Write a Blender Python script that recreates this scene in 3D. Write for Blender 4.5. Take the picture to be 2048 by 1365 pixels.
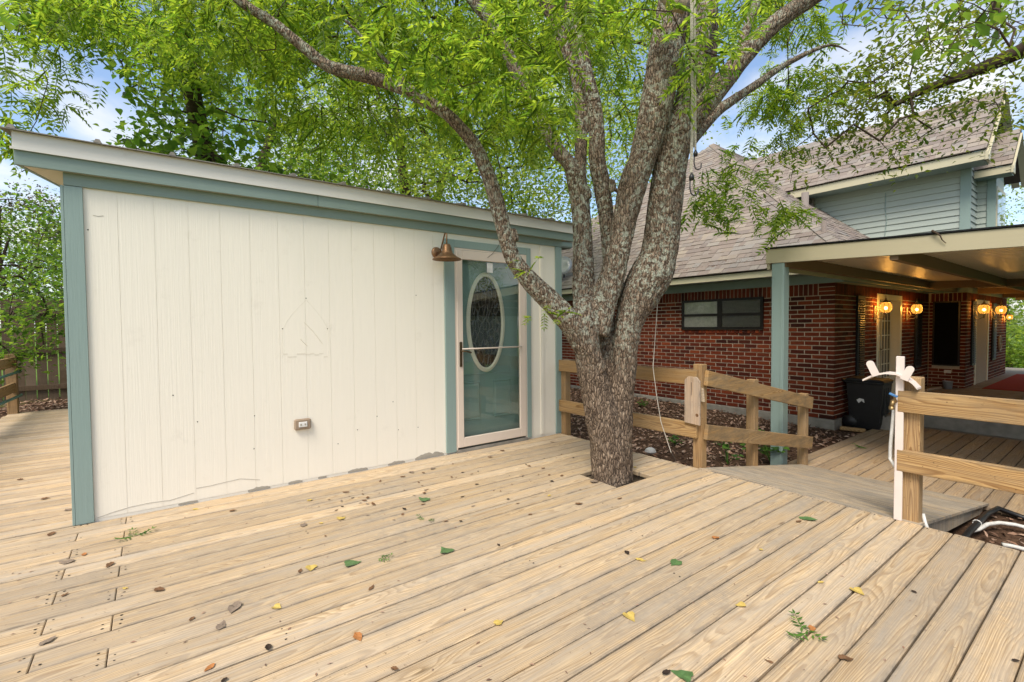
import bpy, bmesh, math, random
import numpy as np
from mathutils import Vector, Matrix
random.seed(7); RNG = np.random.default_rng(11)
for o in list(bpy.data.objects): bpy.data.objects.remove(o)
SC = bpy.context.scene; COL = SC.collection

# ------------------------------------------------------------------ camera
F, YAW, PITCH, ROLL, H = 954.17, 0.925694, -0.0312378, -0.0084852, 1.32
_f = np.array([math.cos(YAW)*math.cos(PITCH), math.sin(YAW)*math.cos(PITCH), math.sin(PITCH)])
_r0 = np.array([math.sin(YAW), -math.cos(YAW), 0.0]); _u0 = np.cross(_r0, _f)
_r = _r0*math.cos(ROLL)+_u0*math.sin(ROLL); _u = -_r0*math.sin(ROLL)+_u0*math.cos(ROLL)
CAMP = np.array([0, 0, H])
cam = bpy.data.cameras.new('camera'); camo = bpy.data.objects.new('camera', cam); COL.objects.link(camo)
camo.matrix_world = Matrix(((_r[0], _u[0], -_f[0], 0), (_r[1], _u[1], -_f[1], 0), (_r[2], _u[2], -_f[2], H), (0, 0, 0, 1)))
cam.sensor_width = 36; cam.sensor_fit = 'HORIZONTAL'; cam.lens = F/2048*36; cam.clip_end = 800; cam.clip_start = 0.05
SC.camera = camo
SC.render.resolution_x = 1024; SC.render.resolution_y = 682
# a pixel of the photograph gives a direction; its distance comes from a plane it lies on
def ray(x, y): return _f+_r*(x-1024)/F-_u*(y-682.5)/F
def onz(x, y, z=0.0): d = ray(x, y); return CAMP+d*((z-H)/d[2])
def onx(x, y, X): d = ray(x, y); return CAMP+d*(X/d[0])
def ony(x, y, Y): d = ray(x, y); return CAMP+d*(Y/d[1])
def att(x, y, t): return CAMP+ray(x, y)*t

# ------------------------------------------------------------------ world, sun, exposure
SUN_EL, SUN_AZ = math.radians(54), math.radians(242)
w = bpy.data.worlds.new('World'); SC.world = w; w.use_nodes = True
nt = w.node_tree; nt.nodes.clear()
def nd(nt, typ, inp=None, **props):
    n = nt.nodes.new(typ)
    for k, v in props.items(): setattr(n, k, v)
    for k, v in (inp or {}).items():
        s = n.inputs[k]
        if isinstance(v, bpy.types.NodeSocket): nt.links.new(v, s)
        elif isinstance(v, bpy.types.Node): nt.links.new(v.outputs[0], s)
        else:
            if hasattr(s.default_value, '__len__') and not hasattr(v, '__len__'): v = (v,)*len(s.default_value)
            if s.type == 'RGBA' and len(v) == 3: v = (*v, 1)
            s.default_value = v
    return n
def mth(nt, op, a, b=0.0, c=0.0, clamp=False):
    n = nt.nodes.new('ShaderNodeMath'); n.operation = op; n.use_clamp = clamp
    for i, v in enumerate((a, b, c)):
        if isinstance(v, bpy.types.Node): nt.links.new(v.outputs[0], n.inputs[i])
        elif isinstance(v, bpy.types.NodeSocket): nt.links.new(v, n.inputs[i])
        else: n.inputs[i].default_value = v
    return n.outputs[0]
def ramp(nt, fac, stops, interp='LINEAR'):
    n = nt.nodes.new('ShaderNodeValToRGB'); cr = n.color_ramp; cr.interpolation = interp
    while len(cr.elements) < len(stops): cr.elements.new(0.5)
    for e, (p, c) in zip(cr.elements, stops):
        e.position = p; e.color = (*c, 1) if hasattr(c, '__len__') else (c, c, c, 1)
    nt.links.new(fac, n.inputs[0]); return n.outputs[0]
def mix(nt, fac, a, b, blend='MIX'):
    n = nt.nodes.new('ShaderNodeMix'); n.data_type = 'RGBA'; n.blend_type = blend
    for s, v in ((n.inputs[0], fac), (n.inputs[6], a), (n.inputs[7], b)):
        if isinstance(v, bpy.types.NodeSocket): nt.links.new(v, s)
        elif s.type == 'RGBA': s.default_value = (*v, 1) if len(v) == 3 else v
        else: s.default_value = v
    return n.outputs[2]
sky = nd(nt, 'ShaderNodeTexSky', sky_type='NISHITA', sun_disc=False, sun_elevation=SUN_EL, sun_rotation=SUN_AZ, air_density=1.0, dust_density=1.6, ozone_density=1.2)
tc = nd(nt, 'ShaderNodeTexCoord')
sp = nd(nt, 'ShaderNodeSeparateXYZ', {0: tc.outputs['Generated']})
zz = mth(nt, 'ADD', mth(nt, 'MAXIMUM', sp.outputs[2], 0.0), 0.22)
cv = nd(nt, 'ShaderNodeCombineXYZ', {0: mth(nt, 'DIVIDE', sp.outputs[0], zz), 1: mth(nt, 'DIVIDE', sp.outputs[1], zz), 2: 1.9})
cn = nd(nt, 'ShaderNodeTexNoise', {'Vector': cv, 'Scale': 1.25, 'Detail': 7.0, 'Roughness': 0.55, 'Distortion': 0.25})
cm = ramp(nt, cn.outputs[0], [(0.46, 0.0), (0.64, 1.0)])
bg1 = nd(nt, 'ShaderNodeBackground', {0: sky, 1: 0.135})
bg2 = nd(nt, 'ShaderNodeBackground', {0: (1.0, 0.985, 0.955), 1: 0.62})
ms = nd(nt, 'ShaderNodeMixShader', {0: cm, 1: bg1, 2: bg2})
nd(nt, 'ShaderNodeOutputWorld', {0: ms})
sun = bpy.data.lights.new('sun', 'SUN'); sun.energy = 2.2; sun.angle = math.radians(24); sun.color = (1.0, 0.92, 0.80)
suno = bpy.data.objects.new('sun', sun); COL.objects.link(suno)
SUND = Vector((math.sin(SUN_AZ)*math.cos(SUN_EL), math.cos(SUN_AZ)*math.cos(SUN_EL), math.sin(SUN_EL)))
suno.rotation_euler = SUND.to_track_quat('Z', 'Y').to_euler(); suno.location = (0, 0, 30)
SC.view_settings.view_transform = 'Standard'; SC.view_settings.look = 'None'; SC.view_settings.gamma = 1
SC.view_settings.use_curve_mapping = False
SC.view_settings.exposure = 0.92
SC.render.engine = 'CYCLES'
SC.cycles.max_bounces = 10; SC.cycles.diffuse_bounces = 5; SC.cycles.transmission_bounces = 6; SC.cycles.transparent_max_bounces = 12
SC.cycles.use_adaptive_sampling = True; SC.cycles.sample_clamp_indirect = 6

# ------------------------------------------------------------------ helpers: meshes and objects
WL = {}   # world position of each object's origin
class MB:
    def __init__(s): s.v = []; s.f = []
    def add(s, vs, fs):
        b = len(s.v); s.v += [tuple(map(float, p)) for p in vs]; s.f += [tuple(b+i for i in q) for q in fs]; return s
    def box(s, x0, x1, y0, y1, z0, z1):
        return s.add([(x0,y0,z0),(x1,y0,z0),(x1,y1,z0),(x0,y1,z0),(x0,y0,z1),(x1,y0,z1),(x1,y1,z1),(x0,y1,z1)],
                     [(0,3,2,1),(4,5,6,7),(0,1,5,4),(1,2,6,5),(2,3,7,6),(3,0,4,7)])
    def obox(s, c, a, b, n):   # oriented box: centre and three half vectors
        c, a, b, n = map(np.array, (c, a, b, n))
        return s.add([c-a-b-n, c+a-b-n, c+a+b-n, c-a+b-n, c-a-b+n, c+a-b+n, c+a+b+n, c-a+b+n],
                     [(0,3,2,1),(4,5,6,7),(0,1,5,4),(1,2,6,5),(2,3,7,6),(3,0,4,7)])
    def beam(s, p, q, hw, hh, up=(0,0,1)):   # box from p to q, half width hw, half height hh
        p, q = np.array(p, float), np.array(q, float); d = q-p; L = np.linalg.norm(d); d = d/L
        sd = np.cross(d, up); sd /= np.linalg.norm(sd); n = np.cross(sd, d)
        return s.obox((p+q)/2, d*L/2, sd*hw, n*hh)
    def tube(s, pts, rad, n=8, cap=True):
        pts = [np.array(p, float) for p in pts]
        if not hasattr(rad, '__len__'): rad = [rad]*len(pts)
        b = len(s.v); prev = None
        for i, p in enumerate(pts):
            t = pts[min(i+1, len(pts)-1)]-pts[max(i-1, 0)]; t = t/(np.linalg.norm(t)+1e-9)
            if prev is None:
                a = np.array([0, 0, 1.0]) if abs(t[2]) < .9 else np.array([1.0, 0, 0])
                u = np.cross(a, t)
            else: u = prev-t*(prev@t)
            u /= np.linalg.norm(u)+1e-9; prev = u; v = np.cross(t, u)
            for k in range(n):
                a = 2*math.pi*k/n; s.v.append(tuple(p+(u*math.cos(a)+v*math.sin(a))*rad[i]))
        for i in range(len(pts)-1):
            for k in range(n):
                s.f.append((b+i*n+k, b+i*n+(k+1)%n, b+(i+1)*n+(k+1)%n, b+(i+1)*n+k))
        if cap:
            s.f.append(tuple(b+k for k in range(n))[::-1]); e = b+(len(pts)-1)*n; s.f.append(tuple(e+k for k in range(n)))
        return s
    def lathe(s, prof, c=(0,0,0), n=24, axis=(0,0,1)):
        c = np.array(c, float); ax = np.array(axis, float); ax /= np.linalg.norm(ax)
        u = np.cross(ax, (1,0,0) if abs(ax[0]) < .9 else (0,1,0)); u /= np.linalg.norm(u); v = np.cross(ax, u); b = len(s.v)
        for r, h in prof:
            for k in range(n):
                a = 2*math.pi*k/n; s.v.append(tuple(c+ax*h+(u*math.cos(a)+v*math.sin(a))*r))
        for i in range(len(prof)-1):
            for k in range(n): s.f.append((b+i*n+k, b+i*n+(k+1)%n, b+(i+1)*n+(k+1)%n, b+(i+1)*n+k))
        return s
    def prism(s, poly, off):   # polygon (3D points) extruded by off
        m = len(poly); off = np.array(off, float); P = [np.array(p, float) for p in poly]
        return s.add(P+[p+off for p in P], [tuple(range(m))[::-1], tuple(range(m, 2*m))]+[(i, (i+1)%m, m+(i+1)%m, m+i) for i in range(m)])
    def build(s, name, m, parent=None, smooth=False, bevel=0.0):
        return fast(name, np.array(s.v), s.f, m, parent, smooth, bevel)
def fast(name, V, Fc, m, parent=None, smooth=False, bevel=0.0, origin=None):
    V = np.asarray(V, float)
    if origin is None:
        lo, hi = V.min(0), V.max(0); origin = np.array([(lo[0]+hi[0])/2, (lo[1]+hi[1])/2, (lo[2]+hi[2])/2])
    me = bpy.data.meshes.new(name)
    if isinstance(Fc, np.ndarray):
        k = Fc.shape[1]; me.vertices.add(len(V)); me.vertices.foreach_set('co', (V-origin).astype(np.float32).ravel())
        me.loops.add(Fc.size); me.loops.foreach_set('vertex_index', Fc.astype(np.int32).ravel())
        me.polygons.add(len(Fc)); me.polygons.foreach_set('loop_start', (np.arange(len(Fc))*k).astype(np.int32))
        me.update(calc_edges=True)
    else:
        me.from_pydata((V-origin).tolist(), [], Fc); me.update()
        bm = bmesh.new(); bm.from_mesh(me); bmesh.ops.recalc_face_normals(bm, faces=bm.faces); bm.to_mesh(me); bm.free()
    if smooth: me.polygons.foreach_set('use_smooth', np.ones(len(me.polygons), bool))
    me.materials.append(m)
    o = bpy.data.objects.new(name, me); COL.objects.link(o); put(o, origin, parent)
    if bevel:
        b = o.modifiers.new('bevel', 'BEVEL'); b.width = bevel; b.segments = 1; b.limit_method = 'ANGLE'
    return o
def put(o, loc, parent=None):
    loc = np.array(loc, float); WL[o.name] = loc
    if parent is not None: o.parent = parent; o.location = loc-WL[parent.name]
    else: o.location = loc
    return o
def inst(name, me, loc, parent=None, basis=None):
    o = bpy.data.objects.new(name, me); COL.objects.link(o)
    if basis is not None: o.rotation_euler = Matrix(np.array(basis).T.tolist()).to_euler()
    return put(o, loc, parent)
def thing(name, loc, label, cat, group=None):
    o = bpy.data.objects.new(name, None); COL.objects.link(o); o.empty_display_size = .1; put(o, loc)
    return tag(o, label, cat, group)
def tag(o, label, cat, group=None):
    o['label'] = label; o['category'] = cat
    if group: o['group'] = group
    return o
def struct(o): o['kind'] = 'structure'; return o
def stuff(o): o['kind'] = 'stuff'; return o

# ------------------------------------------------------------------ materials
def mat(name):
    m = bpy.data.materials.new(name); m.use_nodes = True; t = m.node_tree; t.nodes.clear()
    out = nd(t, 'ShaderNodeOutputMaterial'); return m, t, out
def finish(t, out, color, rough=.6, bump=None, bstr=.3, bdist=.01, spec=.4, metal=0.0, **kw):
    inp = {'Base Color': color, 'Roughness': rough, 'Specular IOR Level': spec, 'Metallic': metal}; inp.update(kw)
    p = nd(t, 'ShaderNodeBsdfPrincipled', inp)
    if bump is not None:
        b = nd(t, 'ShaderNodeBump', {'Strength': bstr, 'Distance': bdist, 'Height': bump}); t.links.new(b.outputs[0], p.inputs['Normal'])
    t.links.new(p.outputs[0], out.inputs[0]); return p
def objc(t): return nd(t, 'ShaderNodeTexCoord').outputs['Object']
def scalev(t, v, s): return nd(t, 'ShaderNodeMapping', {'Vector': v, 'Scale': s}).outputs[0]
def noise(t, v, s=1.0, d=3.0, r=.55, dist=0.0):
    return nd(t, 'ShaderNodeTexNoise', {'Vector': v, 'Scale': s, 'Detail': d, 'Roughness': r, 'Distortion': dist}).outputs[0]
def paint(name, c, rough=.55, var=.12, grain=None, dirt=(.25, .2, .14), dirtamt=.25, bstr=.25):
    m, t, out = mat(name); oc = objc(t)
    n1 = noise(t, oc, 1.7, 5); n2 = noise(t, scalev(t, oc, grain or (30, 30, 30)), 1.0, 4, .6)
    col = mix(t, ramp(t, n1, [(.3, 0.), (.75, var)]), c, tuple(x*.72 for x in c))
    col = mix(t, ramp(t, n2, [(.35, var*.8), (.6, 0.)]), col, tuple(x*.7 for x in c))
    n3 = noise(t, oc, 5.0, 6, .7)
    col = mix(t, ramp(t, n3, [(.60, 0.), (.85, dirtamt)]), col, dirt)
    finish(t, out, col, rough, n2, bstr, .004); return m
def wood(name, light, dark, grey, axis='X', ring=.0085, weather=.5, contrast=1.0, tint=.12, rough=.72, stain=(.16, .10, .05)):
    m, t, out = mat(name); oc = objc(t); rnd = nd(t, 'ShaderNodeObjectInfo').outputs['Random']
    s = nd(t, 'ShaderNodeSeparateXYZ', {0: oc}).outputs
    L, A, T = {'X': (s[0], s[1], s[2]), 'Y': (s[1], s[0], s[2]), 'Z': (s[2], s[1], s[0]), 'XV': (s[0], s[2], s[1]), 'YV': (s[1], s[2], s[0])}[axis]
    seed = mth(t, 'MULTIPLY', rnd, 57.3); Lp = mth(t, 'ADD', L, seed)
    cmb = lambda a, b, c: nd(t, 'ShaderNodeCombineXYZ', {0: a, 1: b, 2: c}).outputs[0]
    M = lambda a, b: mth(t, 'MULTIPLY', a, b); AD = lambda a, b: mth(t, 'ADD', a, b)
    n1 = mth(t, 'SUBTRACT', noise(t, cmb(M(Lp, .5), M(A, 2.), seed), 1.0, 2), .5)
    n2 = mth(t, 'SUBTRACT', noise(t, cmb(M(Lp, .65), seed, M(A, 3.)), 1.0, 2.5), .5)
    y0 = M(mth(t, 'SUBTRACT', mth(t, 'FRACT', M(rnd, 13.7)), .5), .13)
    z0 = AD(M(mth(t, 'FRACT', M(rnd, 7.31)), .09), .02)
    dy = AD(mth(t, 'SUBTRACT', A, y0), M(n1, .10)); dz = AD(AD(T, z0), M(n2, .13))
    r = mth(t, 'SQRT', AD(M(dy, dy), M(dz, dz)))
    vor = nd(t, 'ShaderNodeTexVoronoi', {'Vector': cmb(M(Lp, 1.35), AD(M(A, 6.5), seed), M(T, 2.)), 'Scale': 1.0}, voronoi_dimensions='3D')
    vd = vor.outputs['Distance']
    k = mth(t, 'POWER', 2.718, M(mth(t, 'POWER', M(vd, 4.2), 2.0), -1.0))
    r = AD(r, M(k, .022)); r = AD(r, M(noise(t, cmb(M(Lp, 7.), M(A, 45.), M(T, 45.)), 1.0, 2), .0022))
    rg = mth(t, 'FRACT', mth(t, 'DIVIDE', r, ring))
    gr = ramp(t, rg, [(0., .15), (.12, 0.), (.55, .35), (.86, 1.), (.97, .8), (1., .15)])
    fib = noise(t, cmb(M(Lp, 2.5), M(A, 170.), M(T, 170.)), 1.0, 4, .7)
    w1 = noise(t, cmb(M(Lp, 1.3), M(A, 16.), seed), 1.0, 6, .68)
    w2 = noise(t, cmb(M(Lp, 1.9), M(A, 3.), AD(seed, 9.)), 1.0, 6, .7)
    col = mix(t, M(gr, .62*contrast), light, dark)
    col = mix(t, ramp(t, fib, [(.36, .55), (.58, 0.)]), col, tuple(x*.6 for x in dark))
    col = mix(t, ramp(t, w1, [(.38, 0.), (.70, weather)]), col, grey)
    w3 = noise(t, cmb(M(Lp, 5.), M(A, 60.), AD(seed, 3.)), 1.0, 4, .7)
    col = mix(t, ramp(t, w3, [(.60, 0.), (.74, .5)]), col, tuple(x*.55 for x in grey))
    col = mix(t, ramp(t, w2, [(.60, 0.), (.80, .45)]), col, stain)
    kn = ramp(t, vd, [(.035, .85), (.085, 0.)])
    kn = M(kn, mth(t, 'GREATER_THAN', nd(t, 'ShaderNodeSeparateXYZ', {0: vor.outputs['Color']}).outputs[0], .5))
    col = mix(t, kn, col, tuple(x*.45 for x in dark))
    wpos = nd(t, 'ShaderNodeNewGeometry').outputs['Position']
    d1 = noise(t, wpos, 1.1, 5, .65); d2 = noise(t, wpos, 16., 5, .7)
    col = mix(t, M(ramp(t, d1, [(.42, 0.), (.66, .75)]), ramp(t, d2, [(.38, .1), (.64, 1.)])), col, tuple(x*.72 for x in grey))
    ed = M(ramp(t, mth(t, 'ABSOLUTE', A), [(.050, 0.), (.068, .75)]), ramp(t, noise(t, cmb(M(Lp, 6.), M(A, 20.), seed), 1.0, 4, .7), [(.42, 0.), (.62, 1.)]))
    col = mix(t, ed, col, tuple(x*.5 for x in grey))
    col = mix(t, ramp(t, noise(t, wpos, 55., 3, .6), [(.66, 0.), (.72, .6)]), col, tuple(x*.5 for x in stain))
    br = nd(t, 'ShaderNodeMapRange', {'Value': mth(t, 'FRACT', M(rnd, 3.77)), 'To Min': 1-tint*1.3, 'To Max': 1+tint*.6}).outputs[0]
    col = mix(t, 1.0, col, nd(t, 'ShaderNodeCombineColor', {0: br, 1: br, 2: M(br, .985)}).outputs[0], 'MULTIPLY')
    finish(t, out, col, rough, AD(M(gr, -.5), M(fib, .8)), .35, .0016, .25); return m
def leafmat(name, ca, cb, tr, trw=.55, rough=.45):
    m, t, out = mat(name); g = nd(t, 'ShaderNodeNewGeometry'); isl = g.outputs['Random Per Island']
    oi = nd(t, 'ShaderNodeObjectInfo').outputs['Random']; rr = mth(t, 'FRACT', mth(t, 'ADD', isl, oi))
    r2 = mth(t, 'POWER', rr, 1.5); col = mix(t, r2, tuple(x*.55 for x in ca), cb); n = noise(t, objc(t), 1.3, 3)
    col = mix(t, ramp(t, n, [(.4, 0.), (.7, .5)]), col, tuple(x*.62 for x in ca))
    tcol = mix(t, r2, tuple(x*y for x, y in zip(tr, (.32, .52, .5))), tr); tcol = mix(t, ramp(t, n, [(.45, 0.), (.7, .5)]), tcol, tuple(x*.5 for x in tr))
    p = nd(t, 'ShaderNodeBsdfPrincipled', {'Base Color': col, 'Roughness': rough, 'Specular IOR Level': .35})
    tl = nd(t, 'ShaderNodeBsdfTranslucent', {0: tcol}); mx = nd(t, 'ShaderNodeMixShader', {0: trw, 1: p, 2: tl})
    t.links.new(mx.outputs[0], out.inputs[0]); return m
def plain(name, c, rough=.5, metal=0.0, spec=.4, var=.15, sc=14.):
    m, t, out = mat(name); n = noise(t, objc(t), sc, 5)
    finish(t, out, mix(t, ramp(t, n, [(.3, 0.), (.75, 1.)]), c, tuple(x*(1-var*2) for x in c)), rough, n, .15, .003, spec, metal); return m
def island(name, stops, rough=.8, bs=60., bstr=.5, bd=.004, var=.3, spec=.3):
    m, t, out = mat(name); isl = nd(t, 'ShaderNodeNewGeometry').outputs['Random Per Island']; oi = nd(t, 'ShaderNodeObjectInfo').outputs['Random']
    rr = mth(t, 'FRACT', mth(t, 'ADD', isl, mth(t, 'MULTIPLY', oi, 7.77)))
    col = ramp(t, rr, stops); geo = nd(t, 'ShaderNodeNewGeometry').outputs['Position']
    n = noise(t, geo, bs, 5, .7); col = mix(t, ramp(t, n, [(.35, var), (.65, 0.)]), col, (.02, .015, .012))
    finish(t, out, col, rough, n, bstr, bd, spec); return m
MT = {}
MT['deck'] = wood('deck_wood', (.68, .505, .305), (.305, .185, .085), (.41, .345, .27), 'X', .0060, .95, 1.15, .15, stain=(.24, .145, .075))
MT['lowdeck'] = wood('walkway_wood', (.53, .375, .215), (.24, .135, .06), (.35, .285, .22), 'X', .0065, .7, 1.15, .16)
MT['railx'] = wood('rail_wood_x', (.52, .325, .135), (.18, .078, .020), (.36, .26, .15), 'XV', .0085, .6, 1.35, .12, stain=(.17, .10, .045))
MT['raily'] = wood('rail_wood_y', (.52, .325, .135), (.18, .078, .020), (.36, .26, .15), 'YV', .0085, .6, 1.35, .12, stain=(.17, .10, .045))
MT['post'] = wood('post_wood', (.50, .315, .14), (.18, .08, .024), (.34, .25, .155), 'Z', .0075, .6, 1.3, .1, stain=(.16, .09, .04))
MT['oldboard'] = wood('grey_board_wood', (.58, .43, .30), (.34, .21, .13), (.42, .35, .29), 'Z', .010, .7, .7, .1)
MT['ply'] = wood('plywood', (.64, .49, .315), (.22, .14, .075), (.42, .385, .335), 'Y', .014, .7, 1.4, .05)
MT['fence'] = wood('old_fence_wood', (.13, .085, .05), (.045, .028, .016), (.20, .15, .11), 'Z', .008, .7, .9, .3, .9, (.05, .035, .02))
MT['white'] = paint('cream_wall_paint', (.80, .752, .645), .6, .06, (90, 90, 2.2), (.33, .28, .20), .22, .35)
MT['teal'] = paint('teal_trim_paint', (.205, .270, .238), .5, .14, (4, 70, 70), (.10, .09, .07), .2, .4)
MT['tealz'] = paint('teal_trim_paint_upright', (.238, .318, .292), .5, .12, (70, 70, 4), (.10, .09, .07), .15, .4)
MT['tealpale'] = paint('pale_teal_siding_paint', (.36, .405, .36), .5, .08, (70, 3, 70), (.12, .11, .09), .12, .15)
MT['tealdoor'] = paint('teal_door_paint', (.21, .315, .285), .38, .05, (3, 3, 3), (.1, .1, .1), .05, .05)
MT['flash'] = paint('white_metal_flashing', (.62, .595, .54), .4, .1, (3, 40, 40), (.22, .15, .09), .35, .1)
MT['soffit'] = paint('cream_soffit_paint', (.62, .53, .38), .6, .08)
MT['cream'] = paint('cream_trim_paint', (.52, .475, .33), .5, .08, (3, 3, 40), (.2, .17, .1), .2, .1)
MT['stormframe'] = paint('pinkish_cream_storm_frame', (.66, .56, .47), .35, .06, (5, 5, 5), (.3, .22, .15), .12, .05)
MT['doorcream'] = paint('ivory_oval_trim', (.80, .75, .60), .4, .04, (5, 5, 5))
MT['carport'] = paint('olive_cream_carport_metal', (.44, .39, .26), .45, .10, (3, 3, 40), (.2, .16, .1), .25, .1)
MT['beam'] = paint('brown_metal_beam', (.17, .105, .052), .65, .15)
MT['ceil'] = paint('ribbed_ceiling_metal', (.70, .60, .46), .35, .08, (3, 3, 3), (.1, .07, .05), .2, .05)
MT['galv'] = plain('galvanised_roof_sheet', (.30, .26, .21), .5, .6)
MT['hole'] = plain('dark_hole', (.01, .008, .006), .9)
MT['crack'] = plain('crack_grey', (.40, .365, .30), .9)
MT['ghost'] = plain('faint_glue_stain', (.735, .68, .57), .7, 0, .2, .05)
MT['concrete'] = plain('concrete', (.30, .275, .235), .85, 0, .3, .22, 6.)
MT['mortar'] = plain('mortar', (.56, .46, .35), .9, 0, .2, .15, 40.)
MT['brick'] = island('brick_red', [(0., (.14, .024, .010)), (.3, (.19, .036, .013)), (.5, (.075, .014, .008)), (.7, (.25, .052, .018)), (.87, (.045, .012, .009)), (1., (.155, .027, .011))], .88, 70., .5, .004, .35, .12)
MT['shingle'] = island('asphalt_shingle', [(0., (.26, .215, .185)), (.2, (.315, .270, .235)), (.4, (.225, .185, .165)), (.55, (.30, .275, .25)), (.7, (.345, .29, .235)), (.85, (.24, .195, .17)), (1., (.29, .235, .20))], .92, 240., .6, .002, .25, .15)
MT['roofdark'] = plain('roof_underlay', (.10, .075, .065), .95)
MT['black'] = plain('black_plastic', (.012, .012, .013), .45, 0, .5, .2)
MT['blackmetal'] = plain('black_iron', (.015, .014, .014), .4, .5)
MT['screenblack'] = plain('black_window_screen', (.006, .006, .006), .9, 0, .1)
MT['shutter'] = plain('black_shutter_paint', (.010, .010, .012), .5)
MT['winframe'] = plain('dark_bronze_window_frame', (.022, .018, .015), .35, .3)
MT['blind'] = plain('pale_window_blind', (.66, .63, .57), .6)
MT['blinddark'] = plain('dim_window_blind', (.16, .15, .12), .6)
MT['copper'] = plain('copper_brown_lamp', (.34, .19, .10), .42, .75, .5, .25, 30.)
MT['bronze'] = plain('antique_bronze', (.12, .085, .05), .35, .8)
MT['lantern'] = plain('ivory_iron_lantern', (.42, .35, .22), .5, .1)
MT['plasticpink'] = plain('pinkish_white_plastic', (.72, .62, .56), .5, 0, .4, .06, 4.)
MT['blue'] = plain('blue_lever', (.06, .19, .42), .4)
MT['brass'] = plain('old_brass', (.30, .20, .09), .4, .8)
MT['hosewhite'] = plain('white_hose', (.70, .69, .65), .45)
MT['redmat'] = plain('red_mat', (.34, .045, .025), .95, 0, .1, .12, 90.)
MT['aqua'] = plain('aqua_painted_metal', (.15, .33, .27), .45)
MT['rope'] = plain('faded_strap_webbing', (.46, .42, .33), .85, 0, .2, .3, 90.)
MT['string'] = plain('white_string', (.62, .58, .5), .8)
MT['paper'] = plain('white_paper', (.78, .77, .74), .7)
MT['stone'] = plain('white_stone', (.66, .64, .60), .8)
MT['dish'] = plain('grey_dish_metal', (.45, .46, .49), .4, .2)
MT['outletgrey'] = plain('weathered_tan_plastic', (.33, .245, .17), .6)
MT['yellowleaf'] = plain('yellow_leaf', (.60, .43, .11), .6, 0, .3, .2, 30.)
MT['greenleaf'] = plain('fallen_green_leaf', (.10, .19, .06), .5, 0, .4, .2, 30.)
MT['brownleaf'] = plain('brown_leaf', (.20, .105, .05), .8, 0, .2, .25, 40.)
MT['greyleaf'] = plain('grey_brown_leaf', (.27, .205, .15), .8, 0, .2, .2, 40.)
MT['orangeleaf'] = plain('orange_leaf', (.42, .17, .05), .6, 0, .3, .15, 40.)
MT['darkleaf'] = plain('dark_rotten_leaf', (.045, .030, .02), .8, 0, .2, .2, 40.)
MT['needles'] = island('pine_needles', [(0., (.30, .10, .03)), (.5, (.40, .15, .05)), (1., (.20, .075, .03))], .9, 30.)
MT['litter'] = island('leaf_litter_tones', [(0., (.22, .12, .075)), (.25, (.38, .25, .175)), (.5, (.12, .06, .038)), (.7, (.55, .40, .30)), (.85, (.27, .13, .075)), (1., (.46, .29, .20))], .85, 30.)
MT['twig'] = plain('twig_bark', (.075, .052, .036), .9, 0, .2, .25, 50.)
MT['leafmain'] = leafmat('pinnate_leaf', (.115, .20, .022), (.22, .31, .03), (.72, .87, .06), .56)
MT['leafheart'] = leafmat('heart_leaf', (.075, .145, .02), (.14, .225, .03), (.46, .64, .06), .52)
MT['leafback'] = leafmat('far_tree_leaf', (.13, .20, .03), (.24, .33, .06), (.72, .82, .10), .56)
MT['leafright'] = leafmat('right_tree_leaf', (.07, .115, .014), (.15, .19, .02), (.55, .58, .05), .45)
MT['weed'] = leafmat('weed_leaf', (.07, .17, .03), (.13, .27, .04), (.3, .55, .06), .35)
MT['deadbrush'] = leafmat('dry_brush', (.20, .15, .10), (.30, .23, .17), (.2, .15, .1), .3, .9)
# bark with lichen
m, t, out = mat('bark'); pos = nd(t, 'ShaderNodeNewGeometry').outputs['Position']
wv_ = nd(t, 'ShaderNodeVectorMath', {0: pos, 1: nd(t, 'ShaderNodeVectorMath', {0: nd(t, 'ShaderNodeTexNoise', {'Vector': pos, 'Scale': 14., 'Detail': 2.}).outputs[1], 1: (.035, .035, .035)}, operation='MULTIPLY').outputs[0]}, operation='ADD').outputs[0]
b1 = noise(t, scalev(t, wv_, (58, 58, 11)), 1.0, 5, .62); vb = nd(t, 'ShaderNodeTexVoronoi', {'Vector': scalev(t, wv_, (52, 52, 15)), 'Scale': 1.0, 'Randomness': 1.0}, feature='DISTANCE_TO_EDGE').outputs[0]
hb = mth(t, 'ADD', ramp(t, vb, [(0., 0.), (.25, 1.)]), mth(t, 'MULTIPLY', b1, .9))
col = ramp(t, b1, [(.25, (.05, .034, .023)), (.42, (.14, .099, .069)), (.58, (.25, .185, .130)), (.76, (.42, .335, .25))])
col = mix(t, ramp(t, vb, [(0.0, .95), (.12, 0.)]), col, (.020, .013, .009))
sz = nd(t, 'ShaderNodeSeparateXYZ', {0: pos}).outputs[2]
lm = mth(t, 'MULTIPLY', ramp(t, noise(t, pos, 24., 6, .75), [(.50, 0.), (.56, 1.)]), ramp(t, noise(t, pos, 2.6, 2), [(.34, 0.), (.52, 1.)]))
lm = mth(t, 'MULTIPLY', lm, nd(t, 'ShaderNodeMapRange', {'Value': sz, 'From Min': .85, 'From Max': 1.4, 'To Min': 0.03, 'To Max': 1.0}).outputs[0])
col = mix(t, mth(t, 'MULTIPLY', lm, .8), col, (.38, .40, .32))
finish(t, out, col, .92, hb, .8, .012, .2); MT['bark'] = m
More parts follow.
